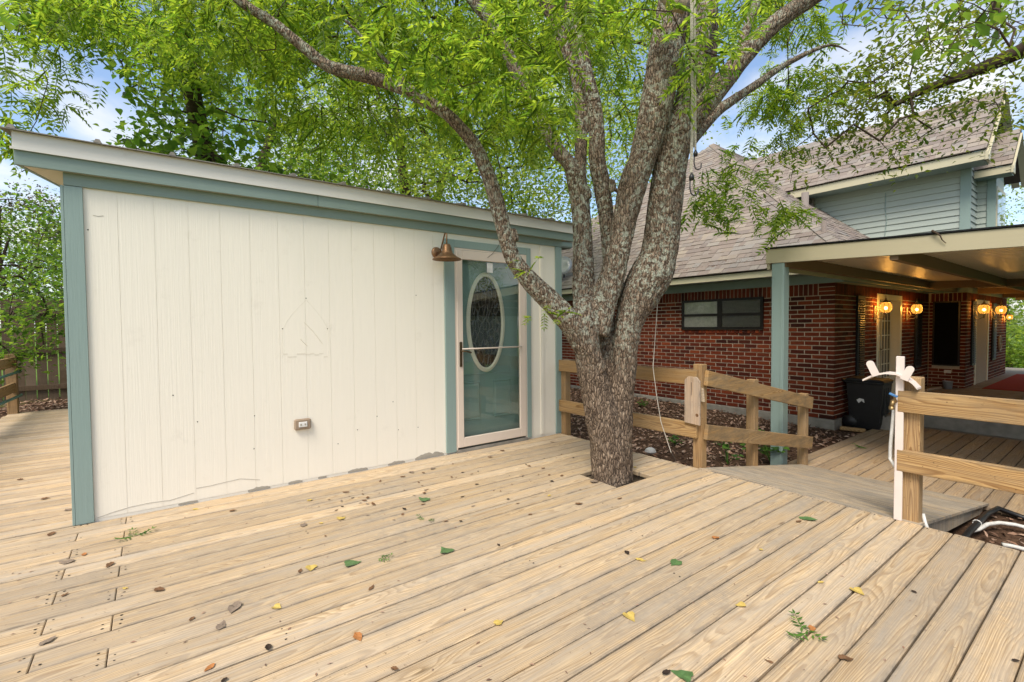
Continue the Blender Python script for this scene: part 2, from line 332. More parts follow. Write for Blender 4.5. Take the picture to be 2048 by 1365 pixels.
# ground: mulch and soil near, lawn beyond
m, t, out = mat('soil_and_lawn'); pos = nd(t, 'ShaderNodeNewGeometry').outputs['Position']
s3 = nd(t, 'ShaderNodeSeparateXYZ', {0: pos}).outputs
n1 = noise(t, pos, 26., 6, .7); n2 = noise(t, pos, .5, 4)
soil = ramp(t, n1, [(.3, (.022, .013, .008)), (.5, (.075, .042, .025)), (.7, (.16, .095, .06))])
lawn = ramp(t, n1, [(.3, (.05, .10, .015)), (.6, (.13, .21, .03)), (.75, (.20, .27, .06))])
dist = mth(t, 'SQRT', mth(t, 'ADD', mth(t, 'POWER', mth(t, 'SUBTRACT', s3[0], 4.5), 2.), mth(t, 'POWER', mth(t, 'SUBTRACT', s3[1], 6.0), 2.)))
near = mth(t, 'ADD', dist, mth(t, 'MULTIPLY', n2, 3.))
finish(t, out, mix(t, ramp(t, mth(t, 'DIVIDE', near, 20.), [(.52, 0.), (.58, 1.)]), soil, lawn), .95, n1, .6, .03, .15); MT['ground'] = m
# glass
def glass(name, tint, refl, rough=.0):
    m, t, out = mat(name); fr = nd(t, 'ShaderNodeFresnel', {0: 1.55}); g = nd(t, 'ShaderNodeBsdfGlossy', {0: (1, 1, 1), 'Roughness': rough}); tr = nd(t, 'ShaderNodeBsdfTransparent', {0: tint})
    mx = nd(t, 'ShaderNodeMixShader', {0: mth(t, 'MULTIPLY', fr, refl, clamp=True), 1: tr, 2: g}); t.links.new(mx.outputs[0], out.inputs[0]); return m
MT['glass'] = glass('storm_glass', (.96, .98, .97), .6)
MT['glassdark'] = glass('window_glass', (.95, .96, .95), .7)
m, t, out = mat('patterned_dark_glass'); oc = objc(t)
v = nd(t, 'ShaderNodeTexVoronoi', {'Vector': scalev(t, oc, (22, 22, 9)), 'Scale': 1.0}, feature='DISTANCE_TO_EDGE').outputs[0]
finish(t, out, ramp(t, v, [(.02, (.075, .07, .06)), (.08, (.018, .017, .016))]), .12, ramp(t, v, [(0., 0.), (.1, 1.)]), .6, .01, .6); MT['ovalglass'] = m
m, t, out = mat('amber_lamp_glass'); e = nd(t, 'ShaderNodeEmission', {0: (1., .50, .10), 1: 2.2}); t.links.new(e.outputs[0], out.inputs[0]); MT['lampglow'] = m
m, t, out = mat('bulb_glow'); e = nd(t, 'ShaderNodeEmission', {0: (1., .85, .55), 1: 12.}); t.links.new(e.outputs[0], out.inputs[0]); MT['bulb'] = m

# ------------------------------------------------------------------ numpy noise for terrain and bark
def vnoise(P, seed=0):
    P = np.asarray(P, float); i = np.floor(P).astype(np.int64); f = P-i; f = f*f*(3-2*f); o = 0
    def h(a, b, c):
        n = (a*374761393+b*668265263+c*2147483647+seed*1274126177) & 0xffffffff
        n = ((n ^ (n >> 13))*1274126177) & 0xffffffff; return ((n ^ (n >> 16)) & 0xffff)/65535.0
    for dx in (0, 1):
        for dy in (0, 1):
            for dz in (0, 1):
                wgt = (f[:, 0] if dx else 1-f[:, 0])*(f[:, 1] if dy else 1-f[:, 1])*(f[:, 2] if dz else 1-f[:, 2])
                o = o+wgt*h(i[:, 0]+dx, i[:, 1]+dy, i[:, 2]+dz)
    return o
def fnoise(P, oct=4, seed=0):
    s, a, tot = 0, .5, 0
    for k in range(oct): s = s+a*vnoise(P*(2**k), seed+k); tot += a; a *= .5
    return s/tot

# ================================================================== SETTING: ground
ZLOW = -0.38
def sm(x): x = np.clip(x, 0, 1); return x*x*(3-2*x)
def gz(x, y):
    x = np.asarray(x, float); y = np.asarray(y, float)
    return -.43+.10*sm((y-3)/4)+.30*sm((y-4)/4)*sm((2.5-x)/4)
ax = np.concatenate([np.linspace(-300, -14, 14), np.linspace(-12, 26, 96), np.linspace(30, 300, 14)])
gx, gy = np.meshgrid(ax, ax, indexing='ij'); n = len(ax)
gzv = gz(gx, gy)+.02*(fnoise(np.stack([gx.ravel()*1.3, gy.ravel()*1.3, gx.ravel()*0], 1), 3).reshape(gx.shape)-.5)
idx = np.arange(n*n).reshape(n, n)
q = np.stack([idx[:-1, :-1], idx[1:, :-1], idx[1:, 1:], idx[:-1, 1:]], -1).reshape(-1, 4)
GROUND = struct(fast('ground', np.stack([gx, gy, gzv], -1).reshape(-1, 3), q, MT['ground'], None, True, origin=(0, 0, 0)))
GROUND['label'] = 'brown mulch and soil around the deck, lawn beyond'

# ================================================================== SETTING: deck of separate planks
DX1, PITCHY, Y0 = 3.97, .1437, .41
m = MB(); 
for xx in (-1.8, -1.2, -.6, 0., .6, 1.2, 1.8, 2.4, 2.93, 3.51, 3.9): m.box(xx-.019, xx+.019, -1.6, 4.25, -.20, -.045)
for yy in (5., 6.5, 8., 9.5, 10.8): m.box(-1.83, -.5, yy-.019, yy+.019, -.2, -.045)
m.box(-1.88, -1.842, -1.6, 10.85, -.2, -.04); m.box(DX1-.055, DX1-.017, -1.6, 4.27, -.22, -.043)
m.box(2.95, 3.49, 2.53, 2.56, -.2, -.045); m.box(2.95, 3.49, 3.005, 3.04, -.2, -.045)
DECK = struct(m.build('deck', MT['deck'])); DECK['label'] = 'pale weathered wooden deck of wide planks'
SCREW = MB()
def plank(x0, x1, y0, y1, ztop, parent, mt, name='plank', th=.036):
    e = random.uniform(-.0012, .0012); g0, g1 = random.uniform(.002, .005), random.uniform(.002, .005)
    o = MB().box(x0, x1, y0+g0, y1-g1, ztop-th+e, ztop+e).build(name, mt, parent, bevel=.0035); return o
def screws(x, y0, y1, z):
    for yy in (y0+.028, y0+.07, y1-.028):
        if random.random() < .7:
            xx = x+random.uniform(-.006, .006); yy += random.uniform(-.006, .006); r = random.uniform(.003, .0055)
            SCREW.add([(xx+r*math.cos(a)*1.2, yy+r*math.sin(a), z+.0018) for a in [i*math.pi/3 for i in range(6)]], [(0,1,2,3,4,5)])
for k in range(-14, 28):
    y0 = Y0+k*PITCHY; y1 = y0+PITCHY
    if k == 27: y1 = 4.312
    xj = -.42 if k % 2 else -.18
    if k < -4: xj = random.uniform(0, 2)
    plank(-1.86, xj-.002, y0, y1, 0, DECK, MT['deck'])
    if k in (15, 16, 17):
        plank(xj+.002, 2.99+random.uniform(-.004, .004), y0, y1, 0, DECK, MT['deck']); plank(3.45+random.uniform(-.004, .004), DX1, y0, y1, 0, DECK, MT['deck'])
    else: plank(xj+.002, DX1+random.uniform(-.004, .003), y0, y1, 0, DECK, MT['deck'])
    screws(xj-.028, y0, y1, 0); screws(xj+.028, y0, y1, 0); screws(DX1-.035, y0, y1, 0)
    for xx in (.6, 1.2, 1.8, 2.4):
        if random.random() < .12: screws(xx+random.uniform(-.3, .3), y0, y1, 0)
y = 4.312+.02; 
while y < 10.8:
    y1 = min(y+PITCHY, 10.85); plank(-1.86+random.uniform(-.01, .01), -.452, y, y1, 0, DECK, MT['deck']); y += PITCHY
s = SCREW.build('screws', MT['hole'], DECK); stuff(s)
# lower walkway and its planks
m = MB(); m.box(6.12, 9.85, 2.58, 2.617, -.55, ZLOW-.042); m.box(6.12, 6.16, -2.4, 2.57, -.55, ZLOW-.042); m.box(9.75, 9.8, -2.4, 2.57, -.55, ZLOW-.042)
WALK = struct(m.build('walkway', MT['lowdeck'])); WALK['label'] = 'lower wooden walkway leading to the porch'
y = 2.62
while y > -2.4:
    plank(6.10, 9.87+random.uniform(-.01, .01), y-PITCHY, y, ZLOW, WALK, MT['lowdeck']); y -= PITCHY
# plywood ramp
RAMP = thing('wooden_ramp', (5.0, 1.6, -.3), 'grey weathered plywood ramp between the deck and the lower walkway', 'ramp')
zr = lambda x: .006+(x-3.975)/(6.14-3.975)*(ZLOW+.026-.006)
P = lambda x, y, dz=0: (x, y, zr(x)+dz)
m = MB().add([P(3.978, .86), P(6.14, .84), P(6.14, 2.44), P(3.978, 2.44), P(3.978, .86, -.02), P(6.14, .84, -.02), P(6.14, 2.44, -.02), P(3.978, 2.44, -.02)],
             [(0,1,2,3), (4,7,6,5), (0,4,5,1), (1,5,6,2), (2,6,7,3), (3,7,4,0)])
m.build('ramp_sheet', MT['ply'], RAMP)
for yy, nm in ((.875, 'joist'), (1.6, 'joist'), (2.40, 'joist')):
    MB().prism([P(3.98, yy, -.022), P(6.10, yy, -.022), (6.10, yy, zr(6.1)-.10), (3.98, yy, zr(3.98)-.16)], (0, .038, 0)).build('joist', MT['ply'], RAMP)

# ================================================================== SHED
SY = 4.319
SHED = thing('garden_shed', (1.78, 6.0, 0), 'cream panelled shed with teal trim and a metal lean-to roof', 'shed')
m = MB(); xs = [-.44]+[-.175+.2032*k for k in range(-1, 21)]+[4.0]; xs = sorted(x for x in xs if -.44 <= x <= 4.0)
m.box(-.44, 2.50, SY+.0024, SY+.06, -.03, 2.44); m.box(3.45, 4.0, SY+.0024, SY+.06, -.03, 2.44); m.box(2.50, 3.45, SY+.0024, SY+.06, 2.135, 2.44)
for a, b in zip(xs[:-1], xs[1:]):
    g = .0013; z0, z1 = .018, 2.44
    if a > 3.45 : g = .0
    segs = [(a+g, b-g, z0)]
    if b > 2.5 and a < 3.45:
        segs = []
        if a < 2.5: segs.append((a+g, 2.5, z0))
        segs.append((max(a+g, 2.5), min(b-g, 3.45), 2.135))
        if b > 3.45: segs.append((3.45, b-g, z0))
    for s0, s1, zz0 in segs:
        if s1 > s0+.002: m.box(s0, s1, SY, SY+.0022, zz0, z1)
m.build('front_wall', MT['white'], SHED)
m = MB(); SL = .16; YB = 7.9
for xx in (-.44, 3.96): MB().prism([(xx, SY+.061, -.03), (xx, YB, -.03), (xx, YB, 2.40+SL*(YB-SY)), (xx, SY+.061, 2.40)], (.04, 0, 0)).build('side_wall', MT['white'], SHED)
MB().box(-.40, 3.96, YB-.04, YB-.001, -.03, 2.38+SL*(YB-SY)).build('back_wall', MT['white'], SHED)
MB().box(-.43, 3.99, SY+.0605, YB-.05, -.06, -.035).build('floor', MT['concrete'], SHED)
m = MB().box(-.446, -.352, SY-.019, SY-.001, 0.004, 2.272); m.box(-.463, -.447, SY-.019, SY+.09, .004, 2.272); m.build('corner_board', MT['tealz'], SHED, bevel=.002)
MB().box(3.906, 4.004, SY-.019, SY-.001, .004, 2.272).build('corner_board', MT['tealz'], SHED, bevel=.002)
MB().box(-.446, 4.004, SY-.019, SY-.001, 2.275, 2.455).build('frieze_board', MT['teal'], SHED, bevel=.002)
MB().box(3.665, 3.715, SY-.012, SY-.0005, .03, 2.27).build('batten', MT['white'], SHED, bevel=.002)
FY = 4.248
for a, b in ((-.662, 1.148), (1.151, 4.25)): MB().box(a, b, FY, FY+.02, 2.352, 2.470).build('fascia_board', MT['teal'], SHED, bevel=.002)
m = MB().box(-.667, 4.255, FY-.010, FY-.001, 2.450, 2.556); m.box(-.676, 4.26, FY-.018, FY-.0105, 2.442, 2.457); m.build('flashing', MT['flash'], SHED)
rz = lambda y, o=0: 2.560+SL*(y-FY)+o
m = MB(); xx = -.26-.4045
m.add([(-.72, FY-.04, rz(FY-.04)), (4.30, FY-.04, rz(FY-.04)), (4.30, YB+.25, rz(YB+.25)), (-.72, YB+.25, rz(YB+.25)),
       (-.72, FY-.04, rz(FY-.04, .006)), (4.30, FY-.04, rz(FY-.04, .006)), (4.30, YB+.25, rz(YB+.25, .006)), (-.72, YB+.25, rz(YB+.25, .006))],
      [(0,3,2,1), (4,5,6,7), (0,1,5,4), (1,2,6,5), (2,3,7,6), (3,0,4,7)])
while xx < 4.28:
    if xx > -.68:
        ya, yb = FY-.042, YB+.25
        m.prism([(xx-.022, ya, rz(ya, .0065)), (xx+.022, ya, rz(ya, .0065)), (xx+.010, ya, rz(ya, .030)), (xx-.010, ya, rz(ya, .030))], (0, yb-ya, SL*(yb-ya)))
    xx += .4045
m.build('metal_roof', MT['galv'], SHED)
m = MB(); ya, yb = FY+.022, YB+.2
for x0, x1 in ((-.64, -.447), (4.005, 4.23)):
    m.prism([(x0, ya, 2.362), (x1, ya, 2.362), (x1, ya, 2.372), (x0, ya, 2.372)], (0, yb-ya, SL*(yb-ya)))
m.box(-.446, 4.004, ya, SY-.0195, 2.358, 2.368); m.build('soffit', MT['soffit'], SHED)
for x0 in (-.661, 4.231):
    MB().prism([(x0, ya, 2.355), (x0+.02, ya, 2.355), (x0+.02, ya, 2.48), (x0, ya, 2.48)], (0, yb-ya, SL*(yb-ya))).build('rake_board', MT['teal'], SHED)
m = MB().box(4.006, 5.86, 6.02, 6.04, 2.68, 2.775); m.box(4.006, 5.86, 6.041, 6.6, 2.66, 2.679); m.build('rear_eave', MT['teal'], SHED)
MB().box(4.006, 5.88, 6.01, 6.019, 2.76, 2.84).build('rear_flashing', MT['flash'], SHED)
# base: bare patches where the paint has peeled, cracks, nail holes, faint glue outline
rs = random.Random(3)
def jag(x0, x1, h):
    n = max(4, int((x1-x0)/.02)); top = [(x0+(x1-x0)*i/n, SY-.0012, .012+h*(.45+.55*rs.random())*math.sin(math.pi*(i+.4)/(n+.8))**.5) for i in range(n+1)]
    MB().prism([(x0, SY-.0012, .003)]+top+[(x1, SY-.0012, .003)], (0, .001, 0)).build('peeling_patch', MT['crack'], SHED)
for a, b, h in ((.12, .24, .010), (.58, .74, .022), (.88, .99, .016), (1.12, 1.19, .012), (1.38, 1.56, .020), (1.76, 1.93, .022), (2.04, 2.36, .045)): jag(a, b, h)
def wl(pts, r=.0012, yy=SY-.0015, nm='crack', mt='crack'): MB().tube([(p[0], yy, p[2]) for p in pts], r, 4).build(nm, MT[mt], SHED)
def wp(x, y): return ony(x, y, SY)
wl([wp(*p) for p in ((195, 1036), (225, 1025), (262, 1014), (300, 1006), (340, 1001), (388, 986))]); wl([wp(*p) for p in ((392, 977), (420, 972), (445, 966), (480, 958), (520, 960))])
wl([wp(*p) for p in ((186, 431), (196, 433), (207, 432))])
for p in ((346, 791), (395, 844), (508, 898), (509, 832), (565, 658), (655, 658), (676, 888), (612, 597), (832, 591), (797, 860), (836, 855), (786, 804), (754, 833), (715, 860), (176, 460)):
    c = wp(*p); MB().lathe([(0.0001, -.0012), (.0045, -.0012)], c, 8, (0, 1, 0)).build('nail_hole', MT['hole'], SHED)
m = MB()
ar = [(565, 718), (565, 690), (565, 660), (575, 640), (590, 622), (612, 600), (632, 622), (646, 640), (657, 662), (657, 718), (612, 718), (565, 718)]
m.tube([wp(*p) for p in ar[:10]], .0013, 4); wl([wp(*p) for p in ((608, 645), (625, 662), (645, 688))], .002, SY-.0015, 'scratch', 'ghost'); wl([wp(*p) for p in ((600, 678), (614, 692))], .003, SY-.0015, 'scratch', 'ghost')
for x0 in range(566, 655, 9):
    a = wp(x0, 712+random.uniform(-6, 3)); MB().box(a[0], a[0]+.035, SY-.0013, SY-.0003, a[2]-.008, a[2]+random.uniform(0, .006)).build('stain', MT['ghost'], SHED)
m.build('stain_outline', MT['ghost'], SHED)
# door surround
m = MB().box(2.385, 2.499, SY-.024, SY-.0005, .015, 2.215); m.box(3.451, 3.512, SY-.024, SY-.0005, .02, 2.215); m.box(2.5, 3.45, SY-.0235, SY-.0005, 2.136, 2.214); m.build('door_trim', MT['tealz'], SHED, bevel=.002)
m = MB().box(2.500, 2.520, SY-.02, SY+.12, .03, 2.135); m.box(3.43, 3.45, SY-.02, SY+.12, .03, 2.135); m.box(2.52, 3.43, SY-.02, SY+.12, 2.115, 2.135); m.build('door_jamb', MT['stormframe'], SHED)
m = MB().box(2.50, 3.45, SY-.03, SY+.12, -.02, .028); m.build('threshold', MT['concrete'], SHED)
# entry door
DY = SY+.075
DOOR = MB().box(2.52, 3.43, DY, DY+.045, .04, 2.11).build('entry_door', MT['tealdoor'], SHED)
ocx, ocz, oa, ob = 2.945, 1.365, .205, .50
m = MB(); N_ = 64
for i in range(N_):
    a = 2*math.pi*i/N_
    for rr, yy in ((1.0, -.003), (1.03, -.020), (1.10, -.026), (1.14, -.014), (1.19, -.022), (1.24, -.003)):
        m.v.append((ocx+(oa+(rr-1)*.21)*math.cos(a), DY+yy, ocz+(ob+(rr-1)*.21)*math.sin(a)))
for i in range(N_):
    for j in range(5): m.f.append((i*6+j, i*6+j+1, ((i+1) % N_)*6+j+1, ((i+1) % N_)*6+j))
m.build('oval_trim', MT['doorcream'], DOOR, True)
m = MB(); m.add([(ocx, DY-.004, ocz)]+[(ocx+(oa+.004)*math.cos(2*math.pi*i/N_), DY-.004, ocz+(ob+.004)*math.sin(2*math.pi*i/N_)) for i in range(N_)], [(0, i+1, (i+1) % N_+1) for i in range(N_)])
m.build('oval_glass', MT['ovalglass'], DOOR)
def panel(pts, nm='door_panel'):
    c = np.mean(pts, 0); m = MB(); n = len(pts); ring = []
    for sc, yy in ((1., -.0005), (.985, -.010), (.94, -.012), (.90, -.003), (.80, -.011)):
        ring.append([(c[0]+(p[0]-c[0])*sc, DY+yy, c[1]+(p[1]-c[1])*sc) for p in pts])
    for rg in ring: m.v += rg
    for k in range(4):
        for i in range(n): m.f.append((k*n+i, k*n+(i+1) % n, (k+1)*n+(i+1) % n, (k+1)*n+i))
    m.f.append(tuple(4*n+i for i in range(n))); m.build(nm, MT['tealdoor'], DOOR)
panel([(2.62, .30), (2.86, .30), (2.86, .72), (2.62, .72)]); panel([(3.04, .30), (3.28, .30), (3.28, .72), (3.04, .72)])
for pts in ([(2.62, .80), (3.28, .80), (3.28, 1.0)], [(2.60, 1.86), (2.66, 1.98), (2.78, 1.98), (2.84, 1.93)], [(3.05, 1.93), (3.11, 1.98), (3.23, 1.98), (3.29, 1.86)]):
    MB().tube([(p[0], DY-.002, p[1]) for p in pts], .006, 6).build('moulding', MT['tealdoor'], DOOR, True)
# storm door
m = MB(); ya, yb = SY-.028, SY+.004
m.box(2.521, 2.592, ya, yb, .05, 2.112); m.box(3.345, 3.429, ya, yb, .05, 2.112); m.box(2.592, 3.345, ya, yb, .05, .150); m.box(2.592, 3.345, ya, yb, 2.02, 2.112)
STORM = m.build('storm_door', MT['stormframe'], SHED, bevel=.004); STORM['label'] = 'pinkish cream storm door with full glass'
MB().box(2.588, 3.349, SY-.014, SY-.010, .146, 2.024).build('glass', MT['glass'], STORM)
MB().tube([(2.57, ya-.012, 1.085), (3.36, ya-.012, 1.085)], .008, 8).build('push_bar', MT['stormframe'], STORM, True)
m = MB().box(2.543, 2.573, ya-.012, ya-.0005, .90, 1.16); m.build('handle_plate', MT['bronze'], STORM, bevel=.004)
MB().tube([(2.558, ya-.008, 1.065), (2.558, ya-.045, 1.065), (2.60, ya-.05, 1.063), (2.66, ya-.045, 1.045)], .009, 8).build('handle', MT['bronze'], STORM, True)
a = ony(974, 526, SY-.018); MB().box(a[0], a[0]+.075, SY-.017, SY-.0155, a[2]-.105, a[2]).build('paper_note', MT['paper'], STORM)
MB().tube([ony(*p, SY-.03) for p in ((975, 516), (985, 508), (997, 492), (1003, 478))], .002, 4).build('loose_wire', MT['twig'], SHED)
# wall lamp on the shed
LP = thing('wall_lamp', ony(880, 507, SY), 'copper barn lamp with a flared shade beside the shed door', 'lamp')
c = ony(873, 506, SY); MB().lathe([(.0001, .022), (.045, .022), (.055, .012), (.058, .001)], c, 24, (0, -1, 0)).build('wall_plate', MT['copper'], LP, True)
c0 = c+np.array([0, -.02, 0]); sc = np.array([c[0]+.015, SY-.185, c[2]-.02])
MB().tube([c0, c0+[.004, -.05, .0], c0+[.008, -.10, .10], c0+[.012, -.135, .17], c0+[.015, -.165, .165], sc+[0, 0, .07]], .0075, 8).build('gooseneck', MT['copper'], LP, True)
MB().lathe([(.001, .085), (.03, .082), (.038, .07), (.042, .05), (.047, .045), (.047, .02), (.054, .015), (.056, -.005), (.064, -.01), (.10, -.04), (.140, -.062), (.143, -.070), (.137, -.068), (.06, -.014), (.001, .0)], sc, 32).build('lamp_shade', MT['copper'], LP, True)
# outlet
a = ony(604, 848, SY); OUT = thing('outlet_box', a, 'weathered tan outdoor power outlet low on the cream shed wall', 'outlet')
m = MB(); m.box(a[0]-.065, a[0]+.065, SY-.035, SY-.001, a[2]-.045, a[2]+.045); m.build('outlet_frame', MT['outletgrey'], OUT, bevel=.008)
MB().box(a[0]-.034, a[0]+.034, SY-.041, SY-.0355, a[2]-.022, a[2]+.022).build('outlet_face', MT['paper'], OUT, bevel=.003)
for dx in (-.017, .017): MB().box(a[0]+dx-.006, a[0]+dx+.006, SY-.0425, SY-.0412, a[2]-.008, a[2]+.008).build('socket', MT['crack'], OUT)

# ================================================================== HOUSE
HX, HY = 8.85, 3.04; CH, BL = .0757, .2285; ZB = -.26
HOUSE = thing('brick_house', (11.5, 8.0, -.4), 'red brick house with brown shingled hip roof and teal upper storey', 'house')
W1X = 14.4; W2Y = 2.40; W3X = 19.5; ZT = 1.985; D1 = (10.85, 12.34)
front = MB().box(HX+.008, HX+.25, HY+.008, 14.0, -.25, 2.13); FW = front.build('front_wall', MT['mortar'], HOUSE)
WIN = (4.17, 5.83, 1.22, 1.815)
m = MB(); z1 = ZT
m.box(HX+.2505, D1[0], HY+.008, HY+.25, -.25, 2.13); m.box(D1[1], W1X+.25, HY+.008, HY+.25, -.25, 2.13); m.box(D1[0], D1[1], HY+.008, HY+.25, 1.87, 2.13)
m.box(W1X+.008, W1X+.25, W2Y+.008, HY+.007, -.25, 2.13); m.box(W1X+.2505, W3X, W2Y+.008, W2Y+.25, -.25, 2.13); m.box(W3X-.24, W3X, W2Y+.2505, 9.0, -.25, 2.13)
PW = m.build('porch_wall', MT['mortar'], HOUSE)
MB().box(HX-.02, HX+.3, HY-.02, 14.0, -.6, ZB).build('foundation', MT['concrete'], HOUSE, bevel=.01)
BR = []   # (centre, half sizes, key)
def bricks_y(x, y0, y1, z0, rows, off=0, hole=None):   # wall in plane x, running along y
    for r in range(rows):
        z = z0+(r+.5)*CH; y = y0-(BL/2 if (r+off) % 2 else 0)
        while y < y1:
            a, b = max(y, y0), min(y+BL-.015, y1)
            if b-a > .03:
                cuts = [(a, b)]
                if hole and hole[2]-.075 < z < hole[3]+.01: cuts = [(a, min(b, hole[0])), (max(a, hole[1]), b)]
                for aa, bb in cuts:
                    if bb-aa > .03: BR.append((np.array([x+.045, (aa+bb)/2, z]), (.045, (bb-aa)/2, CH/2-.0078)))
            y += BL
def bricks_x(y, x0, x1, z0, rows, off=0, holes=()):
    for r in range(rows):
        z = z0+(r+.5)*CH; x = x0-(BL/2 if (r+off) % 2 else 0)
        while x < x1:
            a, b = max(x, x0), min(x+BL-.015, x1); cuts = [(a, b)]
            for h in holes:
                if h[2] < z < h[3]: cuts = [c for aa, bb in cuts for c in ((aa, min(bb, h[0])), (max(aa, h[1]), bb))]
            for aa, bb in cuts:
                if bb-aa > .03: BR.append((np.array([(aa+bb)/2, y+.045, z]), ((bb-aa)/2, .045, CH/2-.0078)))
            x += BL
ROWS = 27
bricks_y(HX, HY, 9.9, ZB, ROWS, 0, WIN); nfront = len(BR)
bricks_x(HY, HX+.012, W1X, ZB, ROWS, 1, ((D1[0], D1[1], -1, 1.87),))
bricks_y(W1X, W2Y, HY-.012, ZB, ROWS, 0, (2.49, 2.96, .34, 1.80)); bricks_x(W2Y, W1X+.012, W3X, ZB, ROWS, 1, ((15.35, 16.9, -1, 1.85),))
def soldier_y(x, y0, y1, z0, z1, w=.0757):
    y = y0
    while y+w < y1+.01: BR.append((np.array([x+.045, y+w/2, (z0+z1)/2]), (.045, w/2-.0075, (z1-z0)/2-.005))); y += w
def soldier_x(y, x0, x1, z0, z1, w=.0757):
    x = x0
    while x+w < x1+.01: BR.append((np.array([x+w/2, y+.045, (z0+z1)/2]), (w/2-.0075, .045, (z1-z0)/2-.005))); x += w
zs = ZB+ROWS*CH+.002
soldier_y(HX, HY+.25, 9.9, zs, ZT); soldier_x(HY, HX+.012, W1X, zs, ZT); soldier_y(W1X, W2Y, HY-.01, zs, ZT); soldier_x(W2Y, W1X+.012, W3X, zs, ZT)
for kk in range(3): BR.append((np.array([HX+.045, HY+.12, zs+.033+kk*.067]), (.045, .12, .028)))
soldier_y(HX-.012, WIN[0], WIN[1], WIN[2]-.075, WIN[2]-.004)
# the 300 bricks that show largest are objects, the rest one mesh for each wall
dist = [np.linalg.norm(b[0]-CAMP) if (b[0][0] < HX+.1 and b[0][2] < 2) else 99 for b in BR]
order = np.argsort(dist); single = set(order[:300].tolist()); BM = {}
rest_f, rest_p = MB(), MB()
for i, (c, h) in enumerate(BR):
    if i in single:
        key = tuple(round(v, 3) for v in h)
        if key not in BM:
            mm = bpy.data.meshes.new('brick'); b = MB().box(-h[0], h[0], -h[1], h[1], -h[2], h[2]); mm.from_pydata(b.v, [], b.f); mm.materials.append(MT['brick']); BM[key] = mm
        inst('brick', BM[key], c+np.array([random.uniform(-.002, .002), 0, 0]), FW)
    else:
        (rest_f if c[0] < HX+.06 else rest_p).box(c[0]-h[0], c[0]+h[0], c[1]-h[1], c[1]+h[1], c[2]-h[2], c[2]+h[2])
stuff(rest_f.build('bricks', MT['brick'], FW)); stuff(rest_p.build('bricks', MT['brick'], PW))
m = MB().box(HX-.022, HX-.001, HY-.1, 14.0, ZT, 2.125); m.box(HX-.022, W1X, HY-.12, HY-.101, ZT, 2.10); m.box(W1X-.02, W1X-.001, W2Y-.02, HY-.121, ZT, 2.10); m.box(W1X, W3X, W2Y-.022, W2Y-.001, ZT, 2.10); m.build('frieze_board', MT['tealz'], HOUSE)
EX, EY, ZE, RS = 8.35, 2.55, 2.24, .825; HW = 5.56
MB().box(EX+.021, HX, EY, 14.0, 2.126, 2.135).build('soffit', MT['tealz'], HOUSE)
MB().box(EX, EX+.02, EY, 13.9, 2.12, 2.225).build('eave_board', MT['cream'], HOUSE)
MB().box(EX+.021, 12.0, EY, EY+.02, 2.12, 2.225).build('eave_board', MT['cream'], HOUSE)
# roof: hip end facing the deck, slope over the porch, upper gable
AX, AY, AZ = EX+HW, EY+HW, ZE+RS*HW
m = MB(); e0 = (EX-.02, EY-.02, ZE); e1 = (EX-.02, EY+2*HW+.02, ZE); ap = (AX, AY, AZ); r2 = (AX+8, AY, AZ); e2 = (AX+8, EY-.02, ZE); e3 = (AX+8, EY+2*HW+.02, ZE)
m.add([e0, e1, ap, r2, e2, e3], [(0, 2, 1), (0, 4, 3, 2), (1, 2, 3, 5), (0, 1, 5, 4)]); ROOF = m.build('roof', MT['roofdark'], HOUSE)
SH = []  # shingle slabs (centre, a, b, n)
def shingle_face(O, a, s, nrm, L, clip, expo=.145, rnd=random.Random(5)):
    O, a, s, nrm = (np.array(v, float) for v in (O, a, s, nrm)); rows = int(L/expo)
    for r in range(rows):
        lo, hi = clip(r*expo+expo/2); p = lo-rnd.random()*.2
        while p < hi:
            wv = rnd.choice((.10, .15, .18, .22, .26)); q0, q1 = max(p, lo), min(p+wv, hi)
            if q1-q0 > .02:
                th = rnd.choice((.005, .006, .010)); c = O+a*(q0+q1)/2+s*(r*expo+expo*.55)+nrm*(.012+th/2-.001)
                tl = .055; sv = s*math.cos(tl)-nrm*math.sin(tl); nv = nrm*math.cos(tl)+s*math.sin(tl)
                SH.append((c, a*(q1-q0-.004)/2, sv*(expo*.62), nv*th))
            p += wv
sl = math.hypot(1, RS); sF = np.array([1, 0, RS])/sl; nF = np.array([-RS, 0, 1])/sl; LF = HW*sl
shingle_face((EX-.03, EY, ZE+.004), (0, 1, 0), sF, nF, LF, lambda d: (d/sl, 2*HW-d/sl)); nfr = len(SH)
sR = np.array([0, 1, RS])/sl; nR = np.array([0, -RS, 1])/sl
shingle_face((EX, EY-.03, ZE+.004), (1, 0, 0), sR, nR, LF, lambda d: (d/sl, 9.5)); nr2 = len(SH)
# upper gable (siding storey)
X3, UE, UZ = 12.15, 11.65, 4.16; GY = 2.02; US = .92; UHW = 1.65; URX = UE+UHW; URZ = UZ+.17+US*UHW
UY1 = EY+(URZ-ZE)/RS
usl = math.hypot(1, US); sU = np.array([1, 0, US])/usl; nU = np.array([-US, 0, 1])/usl
GEND = 1.72
def uclip(d):
    z = UZ+.17+US*d/usl; return (0.0, EY+(z-ZE)/RS-GEND)
m = MB().add([(UE, GEND, UZ+.165), (UE, 5.6, UZ+.165), (URX, UY1, URZ), (URX, GEND, URZ), (URX+UHW, GEND, UZ+.165), (URX+UHW, 5.6, UZ+.165)], [(0, 3, 2, 1), (3, 4, 5, 2)])
UROOF = m.build('upper_roof', MT['roofdark'], HOUSE); nfr2 = len(SH)
shingle_face((UE-.02, GEND, UZ+.17), (0, 1, 0), sU, nU, UHW*usl+.03, uclip); nu = len(SH)
